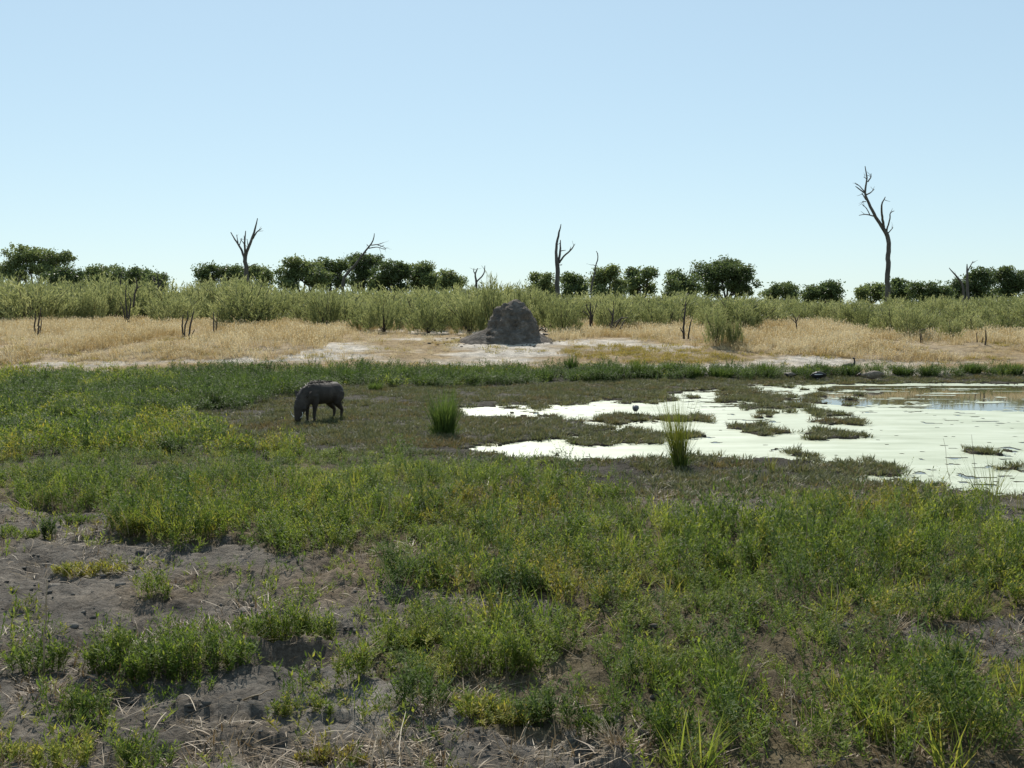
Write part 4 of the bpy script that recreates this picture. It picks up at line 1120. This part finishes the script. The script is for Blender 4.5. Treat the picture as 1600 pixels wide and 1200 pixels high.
# ------------------------------------------------------------------ leafy trees on the skyline
TREES = [  # label, distance, lobes (u, v, ru, rv)
    ('big spreading dark tree at the far left', 92, [(44.6, 397, 33, 11), (73, 407, 26, 12), (102, 402, 13, 7), (28, 409, 18, 11), (66, 421, 26, 10), (10, 421, 14, 11)]),
    ('low dark tree tucked under the right side of the big left tree', 84, [(105, 429, 20, 12), (88, 434, 16, 9), (118, 436, 12, 7)]),
    ('round low tree between the big left tree and the skyline scrub', 88, [(165, 427, 25, 12), (143, 427, 13, 9), (184, 431, 15, 10)]),
    ('small flat-topped tree left of the twisted skyline scrub', 86, [(210, 428, 15, 8), (226, 431, 12, 8)]),
    ('thin-leaved scrub tree at the left edge of the skyline gap', 80, [(249, 437, 11, 10), (240, 436, 8, 7)]),
    ('low tree left of the spreading dead tree', 90, [(331, 426, 21, 11), (316, 430, 10, 10), (360, 424, 20, 9)]),
    ('low tree right of the spreading dead tree', 92, [(402, 429, 18, 12), (378, 428, 12, 9), (418, 434, 10, 9)]),
    ('dense tree at the left end of the middle bush row', 84, [(458, 410, 16, 8), (478, 422, 26, 16), (450, 432, 18, 13), (498, 434, 18, 11)]),
    ('small tree top second in the middle bush row', 90, [(510, 413, 14, 8), (516, 428, 16, 13), (534, 414, 10, 9)]),
    ('tall tree behind the slanting dead limb', 94, [(568, 410, 24, 11), (589, 408, 15, 9), (566, 430, 20, 14), (556, 404, 9, 6)]),
    ('dense round tree right of the slanting dead limb', 86, [(608, 427, 24, 17), (628, 424, 16, 13), (596, 440, 18, 10)]),
    ('dense tree second from the right end of the middle bush row', 88, [(655, 428, 22, 15), (664, 419, 12, 8), (672, 437, 14, 10)]),
    ('tapering tree at the right end of the middle bush row', 92, [(697, 435, 20, 12), (716, 440, 10, 6)]),
    ('bushy tree left of the upright dead trunk', 88, [(838, 449, 15, 10), (854, 437, 10, 8), (853, 450, 18, 10), (837, 434, 4, 5)]),
    ('bushy tree right of the upright dead trunk', 86, [(894, 443, 20, 12), (889, 434, 10, 6), (908, 448, 10, 9)]),
    ('pointed bush around the thin wavy dead stem', 84, [(944, 432, 19, 13), (936, 446, 16, 10), (956, 424, 9, 7), (967, 447, 12, 9)]),
    ('two-headed bush left of the large round tree', 88, [(989, 428, 11, 8), (1015, 428, 11, 8), (1000, 442, 20, 10)]),
    ('bush leaning against the left side of the large round tree', 82, [(1057, 433, 15, 11), (1076, 446, 24, 14), (1050, 446, 10, 12)]),
    ('large round tree, broadest right of centre', 92, [(1126, 421, 36, 14), (1149, 437, 29, 17), (1110, 434, 21, 15), (1164, 426, 13, 10), (1140, 412, 20, 7)]),
    ('small domed tree right of the large round tree', 100, [(1224, 450, 22, 8), (1206, 458, 14, 7), (1232, 458, 18, 6)]),
    ('spiky bush left of the skyline gap beside the tallest dead tree', 84, [(1282, 457, 24, 11), (1297, 447, 12, 7), (1267, 457, 16, 10), (1303, 458, 11, 9)]),
    ('low bush just left of the tallest dead tree trunk', 92, [(1360, 453, 19, 8), (1347, 457, 9, 8), (1376, 455, 10, 8)]),
    ('low bush just right of the tallest dead tree trunk', 88, [(1408, 451, 22, 10), (1402, 442, 5, 5), (1396, 458, 16, 7)]),
    ('gappy bush between the tallest dead tree and the forked dead trunk', 86, [(1432, 450, 13, 8), (1460, 453, 17, 11), (1450, 460, 20, 7), (1476, 460, 12, 8)]),
    ('dark tree around the forked dead trunk at right', 88, [(1498, 448, 16, 11), (1525, 435, 17, 15), (1543, 432, 11, 12), (1522, 452, 24, 12)]),
    ('loose tree at the right edge', 90, [(1564, 434, 16, 11), (1590, 438, 17, 13), (1616, 438, 20, 15), (1580, 452, 28, 11), (1572, 424, 8, 5)])]
def build_trees():
    for i, (label, Y, lobes) in enumerate(TREES):
        rng = np.random.default_rng(2000 + i)
        mpp = Y / F
        cu = sum(l[0] * l[2] for l in lobes) / sum(l[2] for l in lobes)
        bx = at_depth(cu, 470, Y)[0]
        gz = float(ground_z(np.array([bx]), np.array([float(Y)]))[0])
        root = empty('leafy_tree', (bx, Y, gz), 0, label=label, category='tree', group='leafy trees on the skyline')
        o = np.array([bx, Y, gz])
        crown = MB(); wood = MB()
        th = np.array([[0, 0, -.1], [.05, 0, .5], [0, .05, 1.1]]); wood.tube(th, [.22, .17, .13], 7)
        # foliage hangs down into the shrubs in front
        low = max(l[1] + l[3] for l in lobes)
        us = [l[0] - l[2] * .6 for l in lobes] + [l[0] + l[2] * .6 for l in lobes]
        lobes = list(lobes) + [(cu + (q - .5) * (max(us) - min(us)) * .6, low, (max(us) - min(us)) * .22, 9) for q in (0, 1)]
        for (u, v, ru, rv) in lobes:
            c = np.array(at_depth(u, v, Y + rng.uniform(-1.0, 1.0))) - o
            rx, rz = ru * mpp, rv * mpp
            ry = max(rx * .8, rz)
            # limb from the trunk to the lobe
            t = np.linspace(0, 1, 5)[:, None]
            st = np.array([0, .05, 1.0]); P = st + (c - st) * t + np.array([0, 0, -.25]) * np.sin(t * 3.14) * (1 if c[2] > 1 else 0)
            wood.tube(P, np.linspace(.11, .035, 5), 5)
            # clumps of leaves through the lobe, with gaps between
            nc = int(np.clip(rx * rz * 62, 20, 130))
            d = unit(rng.normal(0, 1, (nc, 3)))
            rad = rng.uniform(.15, 1, nc) ** .5
            lump = 1 + .42 * vnoise(d[:, 0] * 2.2, d[:, 1] * 2.2, d[:, 2] * 2.2 + i, seed=i)
            cc = c + d * np.array([rx, ry, rz]) * (rad * lump)[:, None]
            # loose sprays that stick out of the outline
            nx_ = max(5, nc // 6)
            dx_ = unit(rng.normal(0, 1, (nx_, 3)) + np.array([0, 0, .5]))
            cc = np.concatenate([cc, c + dx_ * np.array([rx, ry, rz]) * rng.uniform(1.02, 1.3, (nx_, 1))])
            for q in range(nc + nx_):
                cr = rng.uniform(.18, .36) if q < nc else rng.uniform(.09, .16)
                n = int(rng.integers(34, 60)) if q < nc else int(rng.integers(10, 20))
                p = cc[q] + rng.normal(0, 1, (n, 3)) * np.array([cr, cr, cr * .62]) * .75
                D = unit(rng.normal(0, 1, (n, 3)) + np.array([0, 0, .15])); Nn = unit(np.cross(D, rng.normal(0, 1, (n, 3))))
                crown.leaves(p, D, Nn, rng.uniform(.12, .24, n), rng.uniform(.08, .14, n), np.clip(rng.uniform(0, 1) * .6 + rng.uniform(0, .4, n), 0, 1))
            for q in range(max(3, nc // 5)):
                e = cc[rng.integers(nc)]
                P = c * .6 + st * .4 + (e - (c * .6 + st * .4)) * t + rng.normal(0, .06, (5, 3))
                wood.tube(P, np.linspace(.04, .012, 5), 4, cap=False)
        link('trunk', wood.mesh('trunk', [M['bark']], smooth=True), root)
        link('crown', crown.mesh('crown', [M['tree']]), root)
build_trees()

# ------------------------------------------------------------------ warthog
def loft(P, ry, rz, k=20):
    """rings along a path in the x-z plane; ry across, rz along the path normal"""
    P = np.asarray(P, float)
    T = unit(np.gradient(P, axis=0))
    V = []
    an = np.arange(k) / k * 2 * np.pi
    for i in range(len(P)):
        nrm = np.array([-T[i][2], 0, T[i][0]])
        V.append(P[i] + np.cos(an)[:, None] * np.array([0, ry[i], 0]) + np.sin(an)[:, None] * nrm * rz[i])
    V = np.concatenate(V + [P[:1], P[-1:]])
    n = len(P); e = n * k
    Q = [[i * k + j, i * k + (j + 1) % k, (i + 1) * k + (j + 1) % k, (i + 1) * k + j] for i in range(n - 1) for j in range(k)]
    T3 = [[e, (j + 1) % k, j] for j in range(k)] + [[e + 1, (n - 1) * k + j, (n - 1) * k + (j + 1) % k] for j in range(k)]
    return V, Q, T3

def fuse(mb, voxel, smooth_it, name, mat):
    """weld overlapping volumes into one continuous skin"""
    me = mb.mesh('tmp'); o = bpy.data.objects.new('tmp', me); COL.objects.link(o)
    r = o.modifiers.new('r', 'REMESH'); r.mode = 'VOXEL'; r.voxel_size = voxel
    s = o.modifiers.new('s', 'SMOOTH'); s.iterations = smooth_it; s.factor = .5
    dg = bpy.context.evaluated_depsgraph_get()
    out = bpy.data.meshes.new_from_object(o.evaluated_get(dg))
    bpy.data.objects.remove(o)
    out.name = name
    out.materials.clear(); out.materials.append(mat)
    out.polygons.foreach_set('use_smooth', np.ones(len(out.polygons), bool))
    return out

def build_warthog():
    x, y, z = at(504, 657)
    root = empty('warthog', (x, y, z), math.pi + R(54), label='dark grey warthog grazing head down on the mud flat', category='warthog')
    root.scale = (.94, .94, .94)
    mb = MB()
    P = [(-.43, 0, .50), (-.41, 0, .495), (-.33, 0, .49), (-.2, 0, .485), (0, 0, .475), (.15, 0, .48), (.26, 0, .485), (.36, 0, .455), (.435, 0, .39), (.485, 0, .32), (.52, 0, .245), (.545, 0, .165), (.565, 0, .085), (.572, 0, .055)]
    ry = [.05, .105, .15, .165, .175, .168, .150, .132, .115, .105, .098, .070, .060, .050]
    rz = [.06, .12, .165, .175, .185, .19, .185, .165, .145, .125, .105, .078, .058, .045]
    mb.add(*loft(P, ry, rz))
    for s in (-1, 1):
        mb.tube([(.27, s * .085, .46), (.255, s * .098, .34), (.265, s * .09, .22), (.272, s * .085, .13), (.268, s * .085, .05), (.28, s * .085, .015)], [.085, .062, .036, .030, .023, .026], 10)
        mb.tube([(-.30, s * .075, .48), (-.27, s * .095, .38), (-.25, s * .10, .30), (-.33, s * .095, .22), (-.375, s * .09, .17), (-.36, s * .088, .06), (-.345, s * .088, .015)], [.12, .108, .074, .044, .033, .023, .026], 10)
        mb.tube([(.50, s * .075, .27), (.515, s * .112, .245)], [.045, .018], 8)     # cheek wart
        mb.tube([(.535, s * .055, .19), (.545, s * .088, .185)], [.03, .012], 8)
    mb.tube([(.557, 0, .10), (.578, 0, .045)], [.05, .056], 12)                      # snout disc
    body = link('body', fuse(mb, .011, 7, 'body', M['hide']), root)
    for s in (-1, 1):
        t = MB()
        t.leaves(np.array([[.445, s * .075, .42]]), unit(np.array([[-.05, s * .75, .7]])), unit(np.array([[.5, 0, -.6]])), np.array([.19]), np.array([.12]), np.array([.5]), bend=.12)
        t.tube([(.44, s * .07, .41), (.44, s * .10, .445), (.437, s * .14, .49)], [.030, .026, .006], 8)
        link('ear', t.mesh('ear', [M['hide']], smooth=True), root)
        a = np.linspace(0, 1, 7)
        t = MB(); t.tube(np.stack([.555 + .035 * a, s * (.045 + .095 * np.sin(a * 1.7)), .105 + .005 * a + .10 * a ** 2], 1), np.linspace(.013, .004, 7), 8)
        link('tusk', t.mesh('tusk', [M['ivory']], smooth=True), root)
        t = MB(); t.tube([(.478, s * .088, .345), (.486, s * .098, .345)], [.013, .006], 8)
        link('eye', t.mesh('eye', [M['eye']], smooth=True), root)
        for px, py in ((.285, .085), (-.34, .088)):
            t = MB()
            for q in (-.016, .016): t.tube([(px - .004, s * py + q, .035), (px + .006, s * py + q, .012), (px + .02, s * py + q * .7, -.004)], [.016, .017, .010], 7)
            link('hoof', t.mesh('hoof', [M['hoof']], smooth=True), root)
    rng = np.random.default_rng(8)
    t = MB(); n = 420
    f = rng.uniform(0, 1, n)
    Pm = np.array(P); Tm = unit(np.gradient(Pm, axis=0)); nm = np.stack([-Tm[:, 2], 0 * Tm[:, 0], Tm[:, 0]], 1)
    crest = Pm + nm * np.array(rz)[:, None] * 1.0
    ci = 3 + f * 6.6
    xs, zs = np.interp(ci, np.arange(len(P)), crest[:, 0]), np.interp(ci, np.arange(len(P)), crest[:, 2])
    ysd = rng.normal(0, .016, n)
    Lh = .05 + .10 * np.clip(1.2 - np.abs(f - .45) * 2, 0, 1) * rng.uniform(.6, 1, n)
    d = unit(np.stack([-np.full(n, .75) + rng.normal(0, .15, n), ysd * 12 + rng.normal(0, .25, n), np.full(n, .5)], 1))
    P3 = np.stack([xs, ysd, zs - .008], 1)[:, None] + d[:, None] * (Lh[:, None] * np.linspace(0, 1, 3))[:, :, None] + np.array([0, 0, -.25])[None, None] * (Lh[:, None] * np.linspace(0, 1, 3) ** 2)[:, :, None]
    t.strips(P3, unit(np.cross(d, rng.normal(0, 1, (n, 3)))), np.tile([.009, .007, .002], (n, 1)), rng.uniform(0, 1, n))
    link('mane', t.mesh('mane', [M['bristle']]), root)
    t = MB(); t.tube([(-.415, 0, .575), (-.447, .0, .53), (-.462, .01, .42), (-.45, .02, .31)], [.012, .010, .008, .006], 7)
    b = np.tile([[-.45, .02, .315]], (26, 1)); dd = unit(rng.normal(0, .25, (26, 3)) + np.array([0, 0, -1]))
    t.leaves(b, dd, unit(np.cross(dd, rng.normal(0, 1, (26, 3)))), np.full(26, .07), np.full(26, .005), np.full(26, .3))
    link('tail', t.mesh('tail', [M['hide']], smooth=True), root)
build_warthog()

# ------------------------------------------------------------------ birds
def bird(label, u, v, heading, body_len, plump, head, colors, stand=.0, cat='goose', seed=0, neck_curve=None, band=False, lean=0.0):
    x, y, z = at(u, v)
    z = max(z, .01)
    root = empty('goose' if cat == 'goose' else 'wading_bird', (x, y, z), heading, label=label, category=cat)
    if cat == 'goose': root['group'] = 'geese on the far bank'
    bl = body_len; zc = stand + plump * bl * .5
    t = np.array([-.62, -.5, -.32, -.1, .12, .3, .42, .48])
    zz = zc + bl * np.array([.02, .03, .03, .02, 0, .01, .04, .07]) + lean * t * bl
    r = plump * bl * np.array([.06, .2, .38, .5, .5, .4, .24, .12])
    mb = MB(); mb.add(*loft(np.stack([t * bl, 0 * t, zz], 1), r * .82, r, 16))
    body = link('body', mb.mesh('body', [M[colors[0]]], smooth=True), root)
    for s in (-1, 1):
        mb = MB(); tw = np.array([-.6, -.4, -.15, .1, .3])
        rw = plump * bl * np.array([.04, .18, .34, .36, .1])
        V, Q, T3 = loft(np.stack([tw * bl, 0 * tw + s * plump * bl * .30, np.interp(tw, t, zz) + plump * bl * .10], 1), rw * .45, rw, 12)
        mb.add(V, Q, T3)
        wing = link('wing', mb.mesh('wing', [M[colors[1]]], smooth=True), root)
        if band:
            mb = MB(); tw = np.array([-.35, -.1, .15, .28]); rw = plump * bl * np.array([.04, .07, .08, .03])
            mb.add(*loft(np.stack([tw * bl, 0 * tw + s * plump * bl * .43, np.interp(tw, t, zz) + plump * bl * .10], 1), rw, rw, 10))
            link('wing_patch', mb.mesh('wing_patch', [M['f_white']], smooth=True), wing)
    hp = np.array(head, float) * bl + np.array([0, 0, zc])
    b0 = np.array([.40 * bl, 0, zc + .05 * bl])
    mid = (b0 + hp) / 2 + (np.array(neck_curve) * bl if neck_curve else np.array([.06 * bl, 0, 0]))
    tt = np.linspace(0, 1, 9)[:, None]
    N_ = (1 - tt) ** 2 * b0 + 2 * tt * (1 - tt) * mid + tt ** 2 * hp
    mb = MB(); mb.tube(N_, np.interp(tt[:, 0], [0, .3, 1], [.11, .065, .055]) * bl, 10); link('neck', mb.mesh('neck', [M[colors[2]]], smooth=True), root)
    fw = np.array([.8, 0, -.25]) if head[2] < .6 else np.array([1, 0, -.1])
    fw = fw / np.linalg.norm(fw)
    mb = MB(); mb.tube([hp - fw * .09 * bl, hp - fw * .05 * bl, hp, hp + fw * .06 * bl, hp + fw * .10 * bl], np.array([.03, .068, .078, .058, .03]) * bl, 12)
    hd = link('head', mb.mesh('head', [M[colors[3]]], smooth=True), root)
    mb = MB(); mb.tube([hp + fw * .08 * bl, hp + fw * .14 * bl, hp + fw * .20 * bl], np.array([.034, .028, .010]) * bl, 8); link('beak', mb.mesh('beak', [M['beak']], smooth=True), hd)
    for s in (-1, 1):
        mb = MB(); mb.tube([hp + fw * .02 * bl + np.array([0, s * .068 * bl, .015 * bl]), hp + fw * .02 * bl + np.array([0, s * .08 * bl, .015 * bl])], [.014 * bl, .007 * bl], 6); link('eye', mb.mesh('eye', [M['eye']]), hd)
        if stand > .02:
            mb = MB(); mb.tube([(0, s * .1 * bl, zc - plump * bl * .25), (-.03 * bl, s * .1 * bl, stand * .55), (.0, s * .1 * bl, .005)], [.024 * bl, .016 * bl, .014 * bl], 6)
            for q in (-.5, 0, .5): mb.tube([(0, s * .1 * bl, .006), (.13 * bl * math.cos(q), s * .1 * bl + .13 * bl * math.sin(q), .004)], [.014 * bl, .006 * bl], 5)
            link('leg', mb.mesh('leg', [M['beak']], smooth=True), root)
    if colors[0] == 'f_black':
        mb = MB(); mb.add(*loft(np.stack([np.array([-.2, .05, .3]) * bl, np.zeros(3), zc - plump * bl * np.array([.30, .32, .24])], 1), np.array([.1, .26, .1]) * plump * bl, np.array([.1, .22, .1]) * plump * bl, 12))
        link('belly', mb.mesh('belly', [M['f_white']], smooth=True), root)
bird('black and white goose sitting hunched on the far bank', 1278, 594, math.pi - .3, .31, .58, (.45, 0, .0), ['f_black', 'f_black', 'f_white', 'f_black'], .04, seed=1, band=True)
bird('largest brown goose lying on the far bank, neck stretched left', 1364, 596, math.pi + .15, .43, .46, (.80, 0, .06), ['f_brown', 'f_brown', 'f_brown', 'f_black'], .06, seed=2, neck_curve=(.1, 0, -.08), lean=-.05)
bird('goose with only its curved dark neck above the green tuft', 1327, 585, 0.25, .30, .45, (.38, 0, .62), ['f_brown', 'f_brown', 'f_black', 'f_black'], .14, seed=3, neck_curve=(.18, 0, .12))
bird('small dark goose sitting left of the black and white one', 1235, 592, math.pi - .2, .23, .55, (.5, 0, .12), ['f_black', 'f_brown', 'f_brown', 'f_black'], .02, seed=4)
bird('small grey wading bird on a mud bar in the white water', 993, 650, R(250), .17, .66, (.42, 0, .10), ['f_grey', 'f_grey', 'f_grey', 'f_black'], .075, cat='wading bird', seed=5, lean=.25)

# ------------------------------------------------------------------ plant carpets (uncountable)
def build_carpets():
    rng = np.random.default_rng(12)
    # herbs near the camera
    herbs = make_proto(lambda mb, r, i: herb_mesh(mb, r, H=.24, nst=7, spread=.10, ll=.035, lw=.23, nl=12, side=3), 'herb_plant', M['herb'], 8, 300)
    herbs += make_proto(lambda mb, r, i: grass_mesh(mb, r, n=46, H=.22, spread=.07, W=.006, lean=.5, k=4, curve=.4), 'grass_plant', M['herb'], 1, 310)
    herbs += make_proto(lambda mb, r, i: herb_mesh(mb, r, H=.36, nst=3, spread=.05, ll=.028, lw=.3, nl=15, side=4, lean=.2), 'herb_plant', M['herb_dark'], 2, 315)
    herbs += make_proto(lambda mb, r, i: herb_mesh(mb, r, H=.15, nst=11, spread=.13, ll=.030, lw=.34, nl=8, side=2, lean=.9), 'herb_plant', M['herb'], 2, 320)
    herbs += make_proto(lambda mb, r, i: grass_mesh(mb, r, n=16, H=.27, spread=.09, W=.0035, lean=.6, k=4, curve=.5), 'dry_plant', M['straw'], 1, 325)
    X, Y = sample_area(rng, area_count(62, 3.9, 13, .54, .4), 3.9, 13, .54, .4)
    u, v, water, isl, herb, bank = zones(X, Y)
    gap = fbm(X * 1.25, Y * 1.25, seed=61, oct=3)
    keep = herb & (gap + rng.uniform(-.25, .25, len(X)) > np.interp(Y, [4.5, 6.5, 8], [-.32, -.38, -.42]))
    X, Y = X[keep], Y[keep]
    P, rot, scl, idx = finish(rng, X, Y, .65, 1.3, 14)
    hm = np.clip(1 + .85 * fbm(X * 1.1, Y * 1.1, seed=63, oct=3), .45, 1.6)
    hm = hm * np.interp(Y, [4.5, 6.5, 8.5, 10.5, 12], [.72, .85, 1, .8, .65]); scl[:, 2] *= hm; scl[:, :2] *= (.5 + .5 * hm)[:, None]
    stuff('herb_carpet', 'dense carpet of leafy green herbs with yellow and rusty patches', 'herbs', herbs, P, rot, scl, idx)
    # herbs farther off, coarser
    herbs2 = make_proto(lambda mb, r, i: herb_mesh(mb, r, H=.26, nst=8, spread=.16, ll=.06, lw=.3, nl=8, side=1), 'herb_plant', M['herb'], 6, 340)
    herbs2 += make_proto(lambda mb, r, i: herb_mesh(mb, r, H=.30, nst=9, spread=.17, ll=.055, lw=.28, nl=9, side=2), 'herb_plant', M['herb_dark'], 3, 350)
    X, Y = sample_area(rng, area_count(34, 13, 28.2, .56, .5), 13, 28.2, .56, .5)
    u, v, water, isl, herb, bank = zones(X, Y)
    bank = bank | (inpoly(u, v, BANK_FRINGE) & (rng.uniform(0, 1, len(X)) < .8))
    keep = (herb | bank) & ~water & (fbm(X * 1.0, Y * 1.0, seed=61, oct=3) + rng.uniform(-.3, .3, len(X)) > -.35)
    X, Y = X[keep], Y[keep]
    P, rot, scl, idx = finish(rng, X, Y, .75, 1.25, 6)
    dk = (bank[keep] & (rng.uniform(0, 1, len(X)) < .8)) | (fbm(X * 1.1 + 5, Y * .9, seed=87, oct=3) > .0)
    idx = np.where(dk, 6 + idx % 3, idx)
    scl[:, 2] *= 1 + .4 * fbm(X * .8, Y * .8, seed=63, oct=3)
    stuff('far_herb_carpet', 'green herbs covering the ground beyond the middle distance at left', 'herbs', herbs2, P, rot, scl, idx)
    # low matted growth on mud flats and mud bars
    mats_ = make_proto(lambda mb, r, i: grass_mesh(mb, r, n=46, H=.075, spread=.10, W=.010, lean=1.0, k=3, curve=.6), 'mat_tuft', M['mat'], 6, 400)
    X, Y = sample_area(rng, area_count(95, 9.8, 28.0, .56, .5), 9.8, 28.0, .56, .5)
    u, v, water, isl, herb, bank = zones(X, Y)
    keep = ~water & ~herb & ~bank & ((v < 800) | (u > 1100)) & (v > 588) & ((fbm(X * 1.6, Y * 1.6, seed=65, oct=4) + rng.uniform(-.35, .35, len(X)) > -.12) | isl)
    X, Y = X[keep], Y[keep]
    P, rot, scl, idx = finish(rng, X, Y, .6, 1.35, 6)
    stuff('mud_flat_mat', 'short olive matted growth on the mud flats and mud bars', 'low plants', mats_, P, rot, scl, idx)
    # dry grass of the bank
    dry = make_proto(lambda mb, r, i: grass_mesh(mb, r, n=34, H=.25, spread=.17, W=.010, lean=.4, k=4, curve=.35, seed_head=True), 'dry_grass_tuft', M['dry'], 6, 430)
    X, Y = sample_area(rng, area_count(22, 28.2, 50, .56, .5), 28.2, 50, .56, .5)
    u, v = uv_of(X, Y)
    d = np.zeros(len(X))
    for p in DRY: d = np.where(inpoly(u, v, p), 1.0, d)
    for p in DRY_SPARSE: d = np.where(inpoly(u, v, p), np.maximum(d, .30), d)
    d = np.where((Y > 40), 1.0, d)
    n = fbm(X * .7, Y * .7, seed=67, oct=4)
    keep = (rng.uniform(0, 1, len(X)) < d * np.clip(.75 + n * 1.9, .05, 1)) & ~((u > 755) & (u < 862) & (v > 500) & (v < 545))
    X, Y, d = X[keep], Y[keep], d[keep]
    P, rot, scl, idx = finish(rng, X, Y, .7, 1.2, 6)
    scl *= np.where(d < .6, .62, 1.0)[:, None]
    scl[:, 2] *= np.interp(Y, [28, 31, 34, 38, 42], [.5, .75, 1.0, 1.1, 1.2])
    near = np.zeros(len(X), bool)
    for fx, fy in STUMP_FEET: near |= (np.abs(X - fx) < .75) & (Y < fy + .4) & (Y > fy - 2.6)
    scl[near] *= .5
    stuff('dry_grass', 'tawny dry grass covering the bank in front of the thicket', 'dry grass', dry, P, rot, scl, idx)
    # short yellowish growth
    yel = make_proto(lambda mb, r, i: grass_mesh(mb, r, n=40, H=.10, spread=.14, W=.010, lean=.8, k=3, curve=.5), 'short_grass_tuft', M['yellow'], 4, 460)
    X, Y = sample_area(rng, area_count(34, 27.6, 34, .56, .5), 27.6, 34, .56, .5)
    u, v = uv_of(X, Y)
    inn = inpoly(u, v, YELLOW)
    n = fbm(X * .6, Y * 1.5, seed=69, oct=4)
    keep = (inn & (n > -.35)) | (~inn & (n + rng.uniform(-.2, .2, len(X)) > .2) & (rng.uniform(0, 1, len(X)) < .45))
    X, Y = X[keep], Y[keep]
    P, rot, scl, idx = finish(rng, X, Y, .6, 1.3, 4)
    stuff('short_yellow_grass', 'short yellowish grass in patches on the sandy bank', 'short grass', yel, P, rot, scl, idx)
    # trampled dry grass on the bare soil
    tram = make_proto(lambda mb, r, i: grass_mesh(mb, r, n=30, H=.085, spread=.09, W=.0045, lean=2.2, k=4, curve=.7, t1=.7), 'trampled_tuft', M['straw'], 5, 500)
    X, Y = sample_area(rng, area_count(60, 3.9, 10.5, .54, .3), 3.9, 10.5, .54, .3)
    u, v, water, isl, herb, bank = zones(X, Y)
    keep = (~herb | (rng.uniform(0, 1, len(X)) < .5)) & (fbm(X * 1.3 + 4, Y * 1.3, seed=85, oct=4) + rng.uniform(-.25, .25, len(X)) + np.clip((6.2 - Y) * .12, -.2, .25) > .07)
    X, Y = X[keep], Y[keep]
    P, rot, scl, idx = finish(rng, X, Y, .6, 1.5, 5)
    stuff('trampled_dry_grass', 'flattened brown dry grass lying in patches on the bare soil', 'dry grass', tram, P, rot, scl, idx)
    # seedlings on the bare soil
    seed = make_proto(lambda mb, r, i: herb_mesh(mb, r, H=.085, nst=4, spread=.045, ll=.026, nl=7, side=1, lean=.7), 'seedling', M['herb'], 4, 480)
    X, Y = sample_area(rng, area_count(70, 3.9, 9.5, .52, .3), 3.9, 9.5, .52, .3)
    u, v, water, isl, herb, bank = zones(X, Y)
    keep = (~herb | (Y < 8)) & (fbm(X * 1.6, Y * 1.6, seed=81, oct=4) + rng.uniform(-.25, .25, len(X)) > np.where(v < 960, .30, .12))
    X, Y = X[keep], Y[keep]
    P, rot, scl, idx = finish(rng, X, Y, .5, 1.7, 4)
    stuff('seedlings', 'tiny green seedlings sprinkled on the bare soil', 'seedlings', seed, P, rot, scl, idx)
build_carpets()
